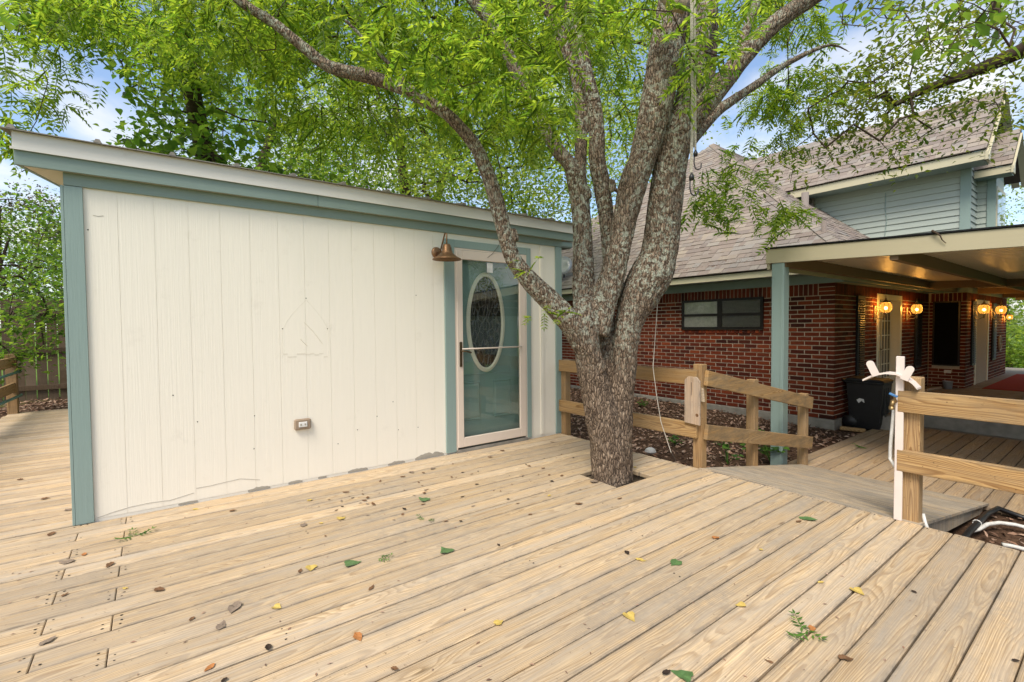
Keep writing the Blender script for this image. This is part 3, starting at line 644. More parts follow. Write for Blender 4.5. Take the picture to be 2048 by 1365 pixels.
# small bay gable
BX0, BX1, BYF = URX-.5, URX+.5, 1.78; BE, BEZ = URX-.88, 4.02; BRZ = BEZ+.14+.88*.95; BEND = 1.50
bs = math.hypot(1, .95)
m = MB().add([(BE, BEND, BEZ+.135), (BE, 2.0, BEZ+.135), (URX, 2.0, BRZ), (URX, BEND, BRZ), (URX+.88, BEND, BEZ+.135), (URX+.88, 2.0, BEZ+.135)], [(0, 3, 2, 1), (3, 4, 5, 2)])
BROOF = m.build('bay_roof', MT['roofdark'], HOUSE)
shingle_face((BE-.01, BEND, BEZ+.14), (0, 1, 0), np.array([1, 0, .95])/bs, np.array([-.95, 0, 1])/bs, .88*bs, lambda d: (0, .55))
# hip cap
hd = np.array([1, 1, RS]); hl = np.linalg.norm(hd); hd = hd/hl; hs = np.array([1, -1, 0])/math.sqrt(2); hn = np.cross(hs, hd); hn *= np.sign(hn[2])
for k in range(int(HW*hl/.14)):
    c = np.array(e0)+hd*(k*.14+.1)+hn*.032; tl = .05
    for sg in (-1, 1):
        sv = hs*sg*.94-hn*.34; nv = np.cross(hd, sv)*sg; SH.append((c+sv*.07, hd*.085*math.cos(tl)-hn*.004, sv*.075, (hn*.94+hs*sg*.34)*.005))
dist = [np.linalg.norm(b[0]-CAMP) if i < nfr and b[0][1] < 9 else 99 for i, b in enumerate(SH)]
single = set(np.argsort(dist)[:300].tolist()); SM = {}; rest = {0: MB(), 1: MB(), 2: MB()}
for i, (c, a, b, n_) in enumerate(SH):
    if i in single:
        la, lb, ln = (float(np.linalg.norm(v)) for v in (a, b, n_)); key = (round(la, 2), round(ln, 4))
        if key not in SM:
            mm = bpy.data.meshes.new('shingle'); bx = MB().box(-key[0], key[0], -lb, lb, -ln, ln); mm.from_pydata(bx.v, [], bx.f); mm.materials.append(MT['shingle']); SM[key] = mm
        av, bv = a/la, b/lb; inst('shingle', SM[key], c, ROOF, (av, bv, np.cross(av, bv)))
    else: rest[1 if nfr2 <= i < nu else 2 if nu <= i < nu+60 and c[1] < 2.2 else 0].obox(c, a, b, n_)
for k, par in ((0, ROOF), (1, UROOF), (2, BROOF)): stuff(rest[k].build('shingles', MT['shingle'], par))
m = MB()
for i in range(900):   # pine needles caught above the eave
    y = random.uniform(4.05, 6.35); d = abs(random.gauss(0, .07))+.20+.05*math.sin(y*3.1)+.03*math.sin(y*11)
    c = np.array([EX, y, ZE+.03])+sF*d+nF*random.uniform(0, .015); v = np.array([random.gauss(0, .3), random.gauss(0, 1), random.gauss(0, .2)]); v *= .05/np.linalg.norm(v)
    m.add([c-v, c+v, c+v*.3+nF*.006], [(0, 1, 2)])
stuff(m.build('pine_needles', MT['needles'], ROOF))
for (px, py, hgt, rad) in ((1610, 416, .32, .07), (1624, 416, .22, .05), (1648, 466, .2, .04)):
    d = ray(px, py); tt = (ZE-EY*RS-H)/(d[2]-RS*d[1]); c = CAMP+d*tt
    MB().lathe([(.001, hgt), (rad, hgt), (rad, -.1), (rad*2, -.12)], c, 12).build('vent_pipe', MT['shingle'], ROOF, True)
# upper storey: siding, trim
US_ = MB().box(X3+.02, X3+.1, GY+.02, 6.2, 2.3, UZ+.12).add([(X3+.1, GY+.02, 2.3), (URX*2-X3, GY+.02, 2.3), (URX*2-X3, GY+.02, UZ+.12), (URX, GY+.02, URZ-.12), (X3+.1, GY+.02, UZ+.12)], [(0, 1, 2, 3, 4)]).build('upper_wall', MT['tealpale'], HOUSE)
z = 2.62
while z < UZ+.1:
    ymax = min(6.2, EY+(z+.12-ZE)/RS+.15)
    MB().prism([(X3-.016, GY+.12, z), (X3+.019, GY+.12, z), (X3+.019, GY+.12, z+.118), (X3+.004, GY+.12, z+.118)], (0, ymax-GY-.12, 0)).build('siding_board', MT['tealpale'], US_)
    MB().prism([(X3+.03, GY-.016, z), (X3+.03, GY+.019, z), (X3+.03, GY+.019, z+.118), (X3+.03, GY+.004, z+.118)], (1.2, 0, 0)).build('siding_board', MT['tealpale'], US_)
    MB().prism([(BX0-.016, BYF+.1, z), (BX0+.019, BYF+.1, z), (BX0+.019, BYF+.1, z+.118), (BX0+.004, BYF+.1, z+.118)], (0, GY-BYF-.1, 0)).build('siding_board', MT['tealpale'], US_)
    z += .119
MB().box(X3-.03, X3+.0, GY-.03, GY+.119, 2.3, UZ-.0).build('corner_board', MT['tealz'], HOUSE); MB().box(BX0-.03, BX0+.0, BYF-.03, BYF+.09, 2.3, BEZ).build('corner_board', MT['tealz'], HOUSE)
MB().box(BX0, BX1, BYF, GY, 2.3, BEZ+.1).build('bay_wall', MT['tealpale'], HOUSE)
m = MB().prism([(URX-.5, BYF, BEZ+.1), (URX+.5, BYF, BEZ+.1), (URX, BYF, BRZ-.1)], (0, .05, 0)); m.build('bay_gable', MT['tealz'], HOUSE)
m = MB().prism([(X3+.03, GY-.02, UZ+.12), (2*URX-X3, GY-.02, UZ+.12), (URX, GY-.02, URZ-.1)], (0, .03, 0)); m.build('gable', MT['tealz'], HOUSE)
MB().box(UE, UE+.02, GEND+.02, 5.3, UZ, UZ+.155).build('eave_board', MT['cream'], HOUSE); MB().box(UE+.021, X3, GEND+.05, 5.3, UZ+.005, UZ+.015).build('soffit', MT['tealz'], HOUSE)
m = MB().prism([(UE-.01, GEND-.02, UZ-.01), (UE+.22, GEND-.02, UZ-.01), (UE+.22, GEND-.02, UZ+.28), (UE-.01, GEND-.02, UZ+.13)], (0, .04, 0)); m.box(UE+.2, X3-.03, GEND+.021, GY, UZ+.016, UZ+.026)
for sg in (-1, 1): m.beam((URX, GEND+.03, URZ-.11), (URX+sg*UHW, GEND+.03, UZ+.05), .015, .06, (0, 1, 0))
m.build('rake_trim', MT['cream'], HOUSE)
MB().box(BE, BE+.02, BEND+.02, 2.0, BEZ, BEZ+.125).build('eave_board', MT['cream'], HOUSE); MB().box(BE+.021, BX0, BEND+.03, GY-.02, BEZ+.004, BEZ+.014).build('soffit', MT['tealz'], HOUSE)
m = MB().prism([(BE-.01, BEND-.015, BEZ-.01), (BE+.2, BEND-.015, BEZ-.01), (BE+.2, BEND-.015, BEZ+.24), (BE-.01, BEND-.015, BEZ+.11)], (0, .03, 0))
for sg in (-1, 1): m.beam((URX, BEND+.03, BRZ-.09), (URX+sg*.88, BEND+.03, BEZ+.04), .012, .05, (0, 1, 0))
m.build('rake_trim', MT['cream'], HOUSE)
BW = MB().box(BX0+.06, BX1-.06, BYF-.035, BYF-.001, 2.55, BEZ-.12).build('bay_window', MT['cream'], HOUSE)
for a, b in ((BX0+.12, URX-.02), (URX+.02, BX1-.12)): MB().box(a, b, BYF-.045, BYF-.0355, 2.62, BEZ-.19).build('pane', MT['glassdark'], BW)
MB().tube([onx(*p, X3-.02) for p in ((1771, 387), (1770, 420), (1773, 440), (1769, 476))], .008, 5).build('cable', MT['tealz'], HOUSE)
# front window
FWN = MB().box(HX-.004, HX+.05, WIN[0], WIN[1], WIN[2], WIN[3]).build('window', MT['screenblack'], HOUSE)
ym = (WIN[0]+WIN[1])/2; zm = (WIN[2]+WIN[3])/2-.01; m = MB()
x0, x1 = HX-.035, HX-.0045
m.box(x0, x1, WIN[0], WIN[0]+.05, WIN[2], WIN[3]); m.box(x0, x1, WIN[1]-.05, WIN[1], WIN[2], WIN[3]); m.box(x0, x1, ym-.045, ym+.045, WIN[2], WIN[3])
for a, b in ((WIN[0]+.05, ym-.045), (ym+.045, WIN[1]-.05)): m.box(x0, x1, a, b, WIN[2], WIN[2]+.045); m.box(x0, x1, a, b, WIN[3]-.045, WIN[3]); m.box(x0+.006, x1, a, b, zm-.025, zm+.025)
m.build('window_frame', MT['winframe'], FWN)
m = MB()
for a, b, mt_, nm in ((WIN[0]+.05, ym-.045, 'blinddark', 'blind'), (ym+.045, WIN[1]-.05, 'blind', 'blind')):
    bm_ = MB(); zz_ = WIN[2]+.05
    while zz_ < WIN[3]-.05: bm_.box(HX-.010, HX-.006, a, b, zz_, zz_+.0215 if mt_ == 'blinddark' else zz_+.0245); zz_ += .025
    bm_.build(nm, MT[mt_], FWN)
    MB().box(HX-.021, HX-.018, a, b, WIN[2]+.045, zm-.025).build('pane', MT['glassdark'], FWN); MB().box(HX-.017, HX-.014, a, b, zm+.025, WIN[3]-.045).build('pane', MT['glassdark'], FWN)
# porch doors
def french(xa, xb, yw, zt, zb):
    yd = yw+.15; d = MB().box(xa+.10, xb-.10, yd, yd+.045, zb, zt-.10).build('french_door', MT['tealpale'], HOUSE)
    m = MB(); m.box(xa+.001, xa+.10, yw-.012, yd+.05, zb, zt-.001); m.box(xb-.10, xb-.001, yw-.012, yd+.05, zb, zt-.001); m.box(xa+.10, xb-.10, yw-.012, yd+.05, zt-.10, zt-.001); m.build('door_frame', MT['doorcream'], d)
    xm = (xa+xb)/2
    for a, b in ((xa+.16, xm-.05), (xm+.05, xb-.16)):
        MB().box(a, b, yd-.006, yd-.002, zb+.35, zt-.22).build('pane', MT['blinddark'], d)
        m = MB()
        for k in range(4): xx = a+(b-a)*k/3; m.box(xx-.009, xx+.009, yd-.016, yd-.0065, zb+.35, zt-.22)
        for k in range(6): zz_ = zb+.35+(zt-.22-zb-.35)*k/5; m.box(a, b, yd-.0155, yd-.0065, zz_-.009, zz_+.009)
        m.build('muntin', MT['doorcream'], d)
    MB().tube([(xm-.03, yd, zb+.95), (xm-.03, yd-.06, zb+.95), (xm-.12, yd-.06, zb+.95)], .011, 6).build('handle', MT['blackmetal'], d)
french(D1[0], D1[1], HY, 1.87, -.15); french(15.35, 16.9, W2Y, 1.85, -.15)
def shutter(xa, xb, yw, z0, z1):
    m = MB().box(xa, xb, yw-.035, yw-.002, z0, z1); z = z0+.06
    while z < z1-.06: m.obox(((xa+xb)/2, yw-.038, z), ((xb-xa)/2-.05, 0, 0), (0, .004, .006), (0, -.012, .014)); z += .04
    m.build('shutter', MT['shutter'], HOUSE)
shutter(9.78, 10.12, HY, .33, 1.80); shutter(13.28, 13.72, HY, .33, 1.80); shutter(17.3, 17.75, W2Y, .33, 1.8); shutter(14.9, 15.25, W2Y, .33, 1.8)
SW = MB().box(W1X-.03, W1X+.03, 2.49, 2.96, .34, 1.80).build('screened_window', MT['screenblack'], HOUSE)
m = MB()
for a, b, c, d in ((2.49, 2.52, .34, 1.8), (2.93, 2.96, .34, 1.8), (2.52, 2.93, .34, .37), (2.52, 2.93, 1.77, 1.8)): m.box(W1X-.042, W1X-.0305, a, b, c, d)
m.build('window_frame', MT['winframe'], SW); MB().box(W1X-.012, W1X-.001, 2.63, 2.75, .17, .24).build('outlet', MT['paper'], HOUSE)
# patio slab, step
PAT = struct(MB().box(10.05, 22., -6., HY+.3, -.75, -.15).build('patio', MT['concrete'], bevel=.015)); PAT['label'] = 'grey concrete porch slab'
struct(MB().box(9.86, 10.049, -3., 2.5, -.8, -.385).build('path', MT['concrete']))
# satellite dish on the house roof beyond the shed
d = ray(1128, 560); tt = (ZE-EX*RS-H)/(d[2]-RS*d[0]); c = CAMP+d*tt
DISH = thing('satellite_dish', c, 'grey satellite dish on the shingled roof behind the shed corner', 'dish')
dc = CAMP+ray(1124, 532)*(tt*.985); dv = np.array([-.75, -.35, .35]); dv /= np.linalg.norm(dv)
MB().lathe([(.001, -.05), (.14, -.04), (.27, 0), (.275, .004), (.14, -.032), (.001, -.042)], dc, 28, dv).build('dish', MT['dish'], DISH, True)
MB().tube([c-[0, 0, .05], c+[0, 0, .12], dc-dv*.06], .02, 8).build('mast', MT['blackmetal'], DISH, True); MB().tube([dc-dv*.05-[0, 0, .2], dc+dv*.38-[0, 0, .1]], .013, 6).build('arm', MT['dish'], DISH, True)

# ================================================================== CARPORT
CX = 5.93; czb = lambda y: 2.047-.041*(2.776-y)
CARP = thing('carport', (10, 0, -.4), 'cream edged metal carport with brown beams and a teal post', 'carport')
def yslab(x0, x1, y0, y1, b0, b1):   # slab following the roof fall: b0, b1 offsets over fascia bottom
    return MB().add([(x0, y0, czb(y0)+b0), (x1, y0, czb(y0)+b0), (x1, y1, czb(y1)+b0), (x0, y1, czb(y1)+b0), (x0, y0, czb(y0)+b1), (x1, y0, czb(y0)+b1), (x1, y1, czb(y1)+b1), (x0, y1, czb(y1)+b1)],
                    [(0,3,2,1),(4,5,6,7),(0,1,5,4),(1,2,6,5),(2,3,7,6),(3,0,4,7)])
yslab(CX, CX+.03, -7., 2.776, 0, .168).build('front_fascia', MT['carport'], CARP, bevel=.004)
yslab(CX-.015, 19.5, -7.02, 2.79, .175, .19).build('roof_sheet', MT['blackmetal'], CARP)
m = MB(); x = CX+.031
while x < 19.3:
    for a, b, o in ((0, .12, .085), (.12, .125, None), (.125, .165, .13), (.165, .17, None)):
        oa, ob_ = (o, o) if o is not None else ((.085, .13) if a < .123 else (.13, .085))
        m.add([(x+a, -7, czb(-7)+oa), (x+b, -7, czb(-7)+ob_), (x+b, 2.73, czb(2.73)+ob_), (x+a, 2.73, czb(2.73)+oa)], [(0, 1, 2, 3)])
    x += .17
m.build('ribbed_ceiling', MT['ceil'], CARP)
for yy in (2.55, 1.50, .2, -1.6, -3.4, -5.2): yslab(CX+.032, 19.2, yy, yy+.07, -.045, .102).build('beam', MT['beam'], CARP)
for xx in (12.1, 15.4, 18.6): yslab(xx, xx+.08, -6.9, 2.66, -.05, .10).build('cross_beam', MT['beam'], CARP)
yslab(CX+.032, 14.2, 2.74, 2.775, -.07, .07).build('edge_trim', MT['carport'], CARP)
yslab(19.2, 19.23, -7, 2.2, -.10, .16).build('rear_fascia', MT['carport'], CARP)
m = MB().box(5.94, 6.08, 2.57, 2.71, -.6, 2.04); m.build('post', MT['tealz'], CARP, bevel=.006)
MB().box(5.93, 5.94, 2.575, 2.60, -.55, 2.03).build('post_batten', MT['tealz'], CARP); MB().box(6.079, 6.086, 2.575, 2.60, -.5, 2.0).build('post_batten', MT['tealz'], CARP)
for yy in (-2.6, -6.6): MB().box(5.94, 6.08, yy, yy+.14, -.6, czb(yy)).build('post', MT['tealz'], CARP)
TW = tag(MB().tube([onx(1864, 462, CX-.02), onx(1872, 466, CX-.03), onx(1880, 471, CX-.03), onx(1884, 480, CX-.02), onx(1892, 487, CX-.015)], [.012, .010, .006, .005, .003], 6).build('twig', MT['twig']), 'dead twig caught on the cream carport edge', 'twig')

# ------------------------------------------------------------------ lanterns
def lglass():
    m, t, out = mat('amber_globe_glass'); tr = nd(t, 'ShaderNodeBsdfTransparent', {0: (1., .72, .30)}); e = nd(t, 'ShaderNodeEmission', {0: (1., .46, .07), 1: .8})
    mx = nd(t, 'ShaderNodeMixShader', {0: .55, 1: tr, 2: e}); t.links.new(mx.outputs[0], out.inputs[0]); return m
MT['globe'] = lglass()
def lantern(x, yw, z, label, s=1.0):
    L = thing('porch_lantern', (x, yw, z), label, 'lantern', 'lit globe lanterns on the porch wall')
    MB().box(x-.03*s, x+.03*s, yw-.025, yw-.001, z-.27*s, z+.05*s).build('wall_plate', MT['lantern'], L, bevel=.008)
    g = np.array([x, yw-.20*s, z])
    pts = [(x, yw-.02, z-.17*s), (x, yw-.07*s, z-.23*s), (x, yw-.14*s, z-.22*s), (x, yw-.2*s, z-.17*s), (x, yw-.2*s, z-.10*s)]
    m = MB().tube(pts, .010*s, 6); MB_ = m; m.tube([(x, yw-.02, z-.02*s), (x, yw-.06*s, z-.05*s), (x, yw-.09*s, z-.13*s), (x, yw-.05*s, z-.19*s), (x, yw-.03*s, z-.12*s)], .008*s, 6); m.build('scroll_arm', MT['lantern'], L, True)
    MB().lathe([(.035*s, -.10*s), (.075*s, -.085*s), (.100*s, -.03*s), (.10*s, .03*s), (.08*s, .085*s), (.06*s, .10*s)], g, 18).build('globe', MT['globe'], L, True)
    MB().lathe([(.001, -.03*s), (.022*s, -.02*s), (.034*s, .005*s), (.022*s, .03*s), (.001, .04*s)], g-[0, 0, .015*s], 12).build('bulb', MT['bulb'], L, True)
    for k in range(8):
        a = k*math.pi/4; u = np.array([math.cos(a), math.sin(a), 0])*s
        MB().tube([g+u*.036+[0, 0, -.105*s], g+u*.079+[0, 0, -.086*s], g+u*.105+[0, 0, -.03*s], g+u*.105+[0, 0, .03*s], g+u*.084+[0, 0, .087*s], g+u*.06+[0, 0, .105*s]], .0038*s, 4).build('cage_rib', MT['bronze'], L)
    MB().lathe([(.085*s, .102*s), (.085*s, .11*s), (.055*s, .13*s), (.03*s, .148*s), (.016*s, .17*s), (.02*s, .185*s), (.006*s, .20*s), (.004*s, .25*s), (.0005, .255*s)], g, 16).build('cap', MT['lantern'], L, True)
    MB().lathe([(.04*s, -.102*s), (.045*s, -.11*s), (.02*s, -.13*s), (.012*s, -.16*s), (.02*s, -.175*s), (.012*s, -.21*s), (.0005, -.22*s)], g, 12).build('base_finial', MT['lantern'], L, True)
    li = bpy.data.lights.new('lantern_light', 'POINT'); li.energy = 17*s; li.color = (1., .62, .25); li.shadow_soft_size = .05
    lo = bpy.data.objects.new('lantern_light', li); COL.objects.link(lo); put(lo, g+[0, 0, .0], L)
lantern(10.70, HY, 1.60, 'lit amber globe lantern left of the porch french door nearest the bin', .88)
lantern(12.66, HY, 1.60, 'lit amber globe lantern between the porch french door and the black screen', .88)
a = ony(1945, 620, W2Y); lantern(a[0], W2Y, 1.61, 'lit amber globe lantern right of the black screened window', .95)
lantern(17.15, W2Y, 1.62, 'lit amber globe lantern beside the far porch door', .95); lantern(19.0, W2Y, 1.45, 'small lit lantern at the far end of the porch wall', .6)
a = ony(1998, 687, W2Y-.02); R_ = .19
WH = thing('star_ornament', a, 'metal wheel ornament hanging on the far porch wall', 'ornament')
MB().tube([a+[R_*math.cos(k*math.pi/10), -.02, R_*math.sin(k*math.pi/10)] for k in range(21)], .018, 6).build('rim', MT['lantern'], WH, True)
for k in range(4): MB().tube([a+[R_*math.cos(k*math.pi/4), -.02, R_*math.sin(k*math.pi/4)], a-[R_*math.cos(k*math.pi/4), .02, R_*math.sin(k*math.pi/4)]], .011, 5).build('spoke', MT['lantern'], WH)
MAT_ = tag(MB().box(14.6, 19.3, .75, 2.15, -.149, -.138).build('floor_mat', MT['redmat'], bevel=.004), 'long red mat on the porch slab', 'mat')
# flower pots / bucket by the wall
BK = tag(MB().lathe([(.001, 0), (.075, 0), (.09, .17), (.098, .172), (.088, .165), (.07, .02), (.001, .02)], (14.05, 2.62, -.15), 20).build('bucket', MT['dish'], None, True), 'small grey bucket on the porch under the black window', 'bucket')
tag(MB().tube([(13.2, 2.80, -.125), (13.95, 2.72, -.125)], .03, 8).build('timber', MT['oldboard']), 'short timber offcut lying under the black porch window', 'timber')
# wheelie bin
bx, by, bz = 9.38, 2.72, -.40
BIN = thing('trash_bin', (bx, by, bz), 'black wheeled trash bin beside the brick corner', 'bin')
m = MB(); ring = []
for (hx, hy, z) in ((.19, .19, 0), (.20, .205, .10), (.232, .25, .74), (.245, .265, .745), (.245, .265, .775)):
    m.v += [(bx-hx, by-hy, bz+z), (bx+hx, by-hy, bz+z), (bx+hx, by+hy, bz+z), (bx-hx, by+hy, bz+z)]
for k in range(4):
    for i in range(4): m.f.append((k*4+i, k*4+(i+1) % 4, k*4+4+(i+1) % 4, k*4+4+i))
m.f.append((3, 2, 1, 0)); m.f.append((16, 17, 18, 19)); m.build('bin_body', MT['black'], BIN, bevel=.015)
m = MB()
m.add([(bx-.255, by-.28, bz+.777), (bx+.255, by-.28, bz+.777), (bx+.255, by+.275, bz+.777), (bx-.255, by+.275, bz+.777), (bx-.22, by-.23, bz+.815), (bx+.22, by-.23, bz+.815), (bx+.22, by+.24, bz+.825), (bx-.22, by+.24, bz+.825)],
      [(0,3,2,1),(4,5,6,7),(0,1,5,4),(1,2,6,5),(2,3,7,6),(3,0,4,7)]); m.build('lid', MT['black'], BIN, bevel=.01)
MB().tube([(bx-.21, by+.25, bz+.74), (bx-.21, by+.31, bz+.78), (bx+.21, by+.31, bz+.78), (bx+.21, by+.25, bz+.74)], .016, 8).build('handle', MT['black'], BIN, True)
for k in range(3): MB().box(bx-.12+k*.09, bx-.09+k*.09, by-.252, by-.20, bz+.25, bz+.68).build('rib', MT['black'], BIN, bevel=.006)
for sx in (-.205, .205): MB().lathe([(.001, -.025), (.10, -.025), (.11, 0), (.10, .025), (.001, .025)], (bx+sx, by+.2, bz+.10), 18, (1, 0, 0)).build('wheel', MT['black'], BIN, True)
m = MB().add([(bx-.227, by+.06, bz+.50), (bx-.227, by+.10, bz+.47), (bx-.226, by+.07, bz+.42), (bx-.226, by+.03, bz+.46), (bx-.226, by-.01, bz+.43), (bx-.227, by-.0, bz+.49)], [(0, 1, 2, 3), (3, 4, 5, 0)]); m.build('scraped_label', MT['paper'], BIN)
# concrete splash block at the end of the walkway, garden timber
c = onz(1772, 858, ZLOW); SB = thing('splash_block', c, 'grey concrete splash block beside the black bin', 'block')
MB().prism([(c[0]-.10, c[1]+.12, ZLOW-.02), (c[0]-.10, c[1]-.14, ZLOW-.02), (c[0]-.06, c[1]-.12, ZLOW+.2), (c[0]-.06, c[1]-.03, ZLOW+.23), (c[0]-.06, c[1], ZLOW+.19), (c[0]-.06, c[1]+.04, ZLOW+.23), (c[0]-.06, c[1]+.08, ZLOW+.19)], (.5, 0, 0)).build('block', MT['concrete'], SB, bevel=.012)
a, b = onz(1680, 860, -.41), onz(1731, 866, -.41)
tag(MB().beam(a+[0, 0, .03], b+[0, 0, .03], .035, .03).build('edging_timber', MT['raily'], bevel=.01), 'pale edging timber on the mulch by the bin', 'timber')

# ================================================================== RAILINGS
def rail(root, p, q, mt, hh=.07, hw=.019): MB().beam(p, q, hw, hh).build('rail', MT[mt], root, bevel=.004)
def post(root, x, y, z0, z1, h=.0445): MB().box(x-h, x+h, y-h, y+h, z0, z1).build('post', MT['post'], root, bevel=.005)
R1 = thing('deck_railing', (4.03, 3.3, -.4), 'two-rail wooden railing behind the tree, from the shed corner to the picket board', 'railing')
for yy, zt in ((4.27, .90), (2.47, .955)): post(R1, 4.03, yy, -.6, zt)
for z in (.835, .345): rail(R1, (3.966, 4.31, z), (3.966, 2.455, z+.0), 'raily')
R2 = thing('ramp_railing', (5.1, 2.45, -.4), 'sloping two-rail wooden railing beside the plywood ramp', 'railing')
post(R2, 5.02, 2.475, -.6, .74); post(R2, 6.17, 2.44, -.6, .49)
rail(R2, (4.02, 2.405, .832), (6.24, 2.376, .375), 'railx'); rail(R2, (4.02, 2.405, .335), (6.24, 2.376, -.10), 'railx')
R3 = thing('deck_railing', (4.03, -.5, -.4), 'two-rail wooden railing running from the post with the hose hanger', 'railing')
for yy in (.925, -1.2, -3.2): post(R3, 4.035, yy, -.6, .96, .05)
for z in (.80, .405): rail(R3, (3.962, .985, z), (3.962, -3.4, z), 'raily', .072)
# picket board and tag on the corner post
c0 = onx(1385, 800, 3.93); PB = thing('picket_board', (3.93, c0[1], .5), 'grey dog-eared picket board screwed to the corner post', 'board')
yb0 = onx(1370, 800, 3.935)[1]; yb1 = onx(1400.5, 800, 3.935)[1]; zt_ = onx(1385, 754, 3.935)[2]; zb_ = onx(1385, 847, 3.935)[2]
MB().prism([(3.925, yb0, zb_), (3.925, yb1, zb_-.01), (3.925, yb1, zt_-.035), (3.925, yb1+.035, zt_), (3.925, yb0-.035, zt_), (3.925, yb0, zt_-.035)], (.018, 0, 0)).build('board', MT['oldboard'], PB, bevel=.002)
ck = onx(1394, 831, 3.924); MB().lathe([(.001, .0015), (.014, .0015), (.015, 0)], ck, 12, (-1, 0, 0)).build('knot', MT['brownleaf'], PB)
MB().box(3.923, 3.9245, (yb0+yb1)/2+.004, (yb0+yb1)/2+.008, zt_-.17, zt_-.05).build('split', MT['hole'], PB)
a, b = onx(1403, 776, 3.98), onx(1406, 804, 3.98)
tag(MB().obox((a+b)/2, (0, .018, 0), (0, (b-a)[1]/2, (b-a)[2]/2), (.004, 0, 0)).build('wood_tag', MT['ply']), 'small pale wooden tag hanging beside the picket board', 'tag')
# far left railing of the deck
R4 = thing('deck_railing', (-1.83, 8, 0), 'two-rail wooden railing by the old fence at the rear of the deck', 'railing')
post(R4, -1.80, 10.78, -.3, .95, .06); post(R4, -1.86, 8.2, -.3, .93, .06); post(R4, -1.86, 5.6, -.3, .93, .06)
for z in (.82, .42): rail(R4, (-1.775, 10.86, z), (-1.795, 4.2, z), 'raily', .075)
for (za, zb__, lb) in ((.66, .62, 'upper'), (.27, .33, 'lower')):
    o = MB().tube([(-1.73, 10.95, za), (-1.745, 8.4, (za+zb__)/2), (-1.76, 5.8, zb__)], .022, 8); 
    o = tag(o.build('metal_stake', MT['aqua'], None, True), f'aqua painted metal stake tied along the rear railing, the {lb} of two', 'stake')

# ================================================================== HOSE HANGER POST AND HOSES
hxp = 3.975; c = onz(1798, 1043, 0)
HG = thing('hose_hanger', (3.96, c[1], 0), 'pinkish white plastic hose hanger stake beside the railing post', 'hose hanger')
y1_, y0_ = onx(1790, 880, 3.955)[1], onx(1806.5, 880, 3.955)[1]; zt_ = onx(1798, 713, 3.955)[2]
MB().box(3.945, 3.965, y0_, y1_, .001, zt_).build('stake', MT['plasticpink'], HG, bevel=.003)
def hp(px, py, x=3.93): return onx(px, py, x)
arc = [(1730, 758), (1752, 748), (1775, 744), (1797, 746), (1815, 754), (1829, 764), (1839, 775)]
m = MB(); 
for i, p in enumerate(arc):
    q_ = hp(*p, 3.95); m.v += [(3.90, q_[1], q_[2]), (3.99, q_[1], q_[2]), (3.99, q_[1], q_[2]-.012), (3.90, q_[1], q_[2]-.012)]
for i in range(len(arc)-1):
    for k in range(4): m.f.append((i*4+k, i*4+(k+1) % 4, i*4+4+(k+1) % 4, i*4+4+k))
m.f += [(3, 2, 1, 0), tuple(len(m.v)-4+k for k in range(4))]; m.build('saddle', MT['plasticpink'], HG)
def tab(p0, p1, wpx):
    a, b = hp(*p0, 3.90), hp(*p1, 3.90); d = b-a; L = np.linalg.norm(d); d /= L; s_ = np.array([0, d[2], -d[1]]); hw = .022
    poly = [a-s_*hw]+[a+s_*hw]+[b-d*hw+s_*hw*math.cos(k*math.pi/8)+d*hw*math.sin(k*math.pi/8) for k in range(9)]
    MB().prism([(p[0], p[1], p[2]) for p in poly], (-.008, 0, 0)).build('tab', MT['plasticpink'], HG)
tab((1753, 752), (1738, 722), 10); tab((1808, 760), (1824, 733), 10)
fa = hp(1790, 803, 3.935); FC = thing('garden_tap', fa, 'brass garden tap with a blue lever on the white stake', 'tap')
MB().tube([fa+[.03, 0, 0], fa+[-.03, .004, 0], fa+[-.045, .006, -.03]], [.013, .014, .012], 10).build('tap_body', MT['brass'], FC, True); MB().lathe([(.016, 0), (.016, .02), (.001, .02)], fa+[-.046, .006, -.05], 10).build('spout', MT['brass'], FC, True)
MB().tube([fa+[-.01, 0, .01], fa+[-.012, .0, .035]], .007, 6).build('stem', MT['brass'], FC); MB().obox(fa+[-.015, .005, .042], (0, .022, .010), (.009, 0, 0), (0, -.003, .006)).build('lever', MT['blue'], FC, bevel=.002)
tag(MB().tube([onx(1789, 800, 3.97), onx(1786, 840, 3.98), onx(1781, 890, 3.985), onx(1780, 918, 3.985), onx(1787, 928, 3.985), onx(1790, 935, 3.98)], .011, 8).build('hose', MT['hosewhite'], None, True), 'white hose loop hanging behind the hose hanger stake', 'hose')
pz = -.40
tag(MB().tube([onx(1846, 1028, 4.10), onx(1850, 1045, 4.08), onx(1856, 1060, 4.06), (4.15, .82, -.34)], .011, 8).build('hose', MT['hosewhite'], None, True), 'short white pipe rising at the foot of the railing post', 'hose')
hp2 = [onz(1935, 1064, -.36), onz(1957, 1059, -.355), onz(1975, 1049, -.35), onz(1998, 1046, -.36), onz(2030, 1050, -.37), onz(2075, 1062, -.38), onz(2160, 1080, -.38)]
tag(MB().tube(hp2, .016, 8).build('hose', MT['hosewhite'], None, True), 'white hose lying on the soil past the ramp', 'hose')
tag(MB().tube([onz(2005, 1090, -.36), onz(2025, 1093, -.365), onz(2060, 1102, -.37), onz(2120, 1120, -.38)], .016, 8).build('hose', MT['hosewhite'], None, True), 'end of a white hose by the deck board ends', 'hose')
bp = [(4.02, .80, -.33), (4.5, .80, -.33), (5.1, .80, -.32), (5.7, .79, -.33), (6.05, .77, -.36), (6.09, .55, -.42), (6.08, -1.0, -.44)]
tag(MB().tube(bp, .022, 10).build('black_pipe', MT['black'], None, True), 'black pipe clipped along the side of the ramp', 'pipe')
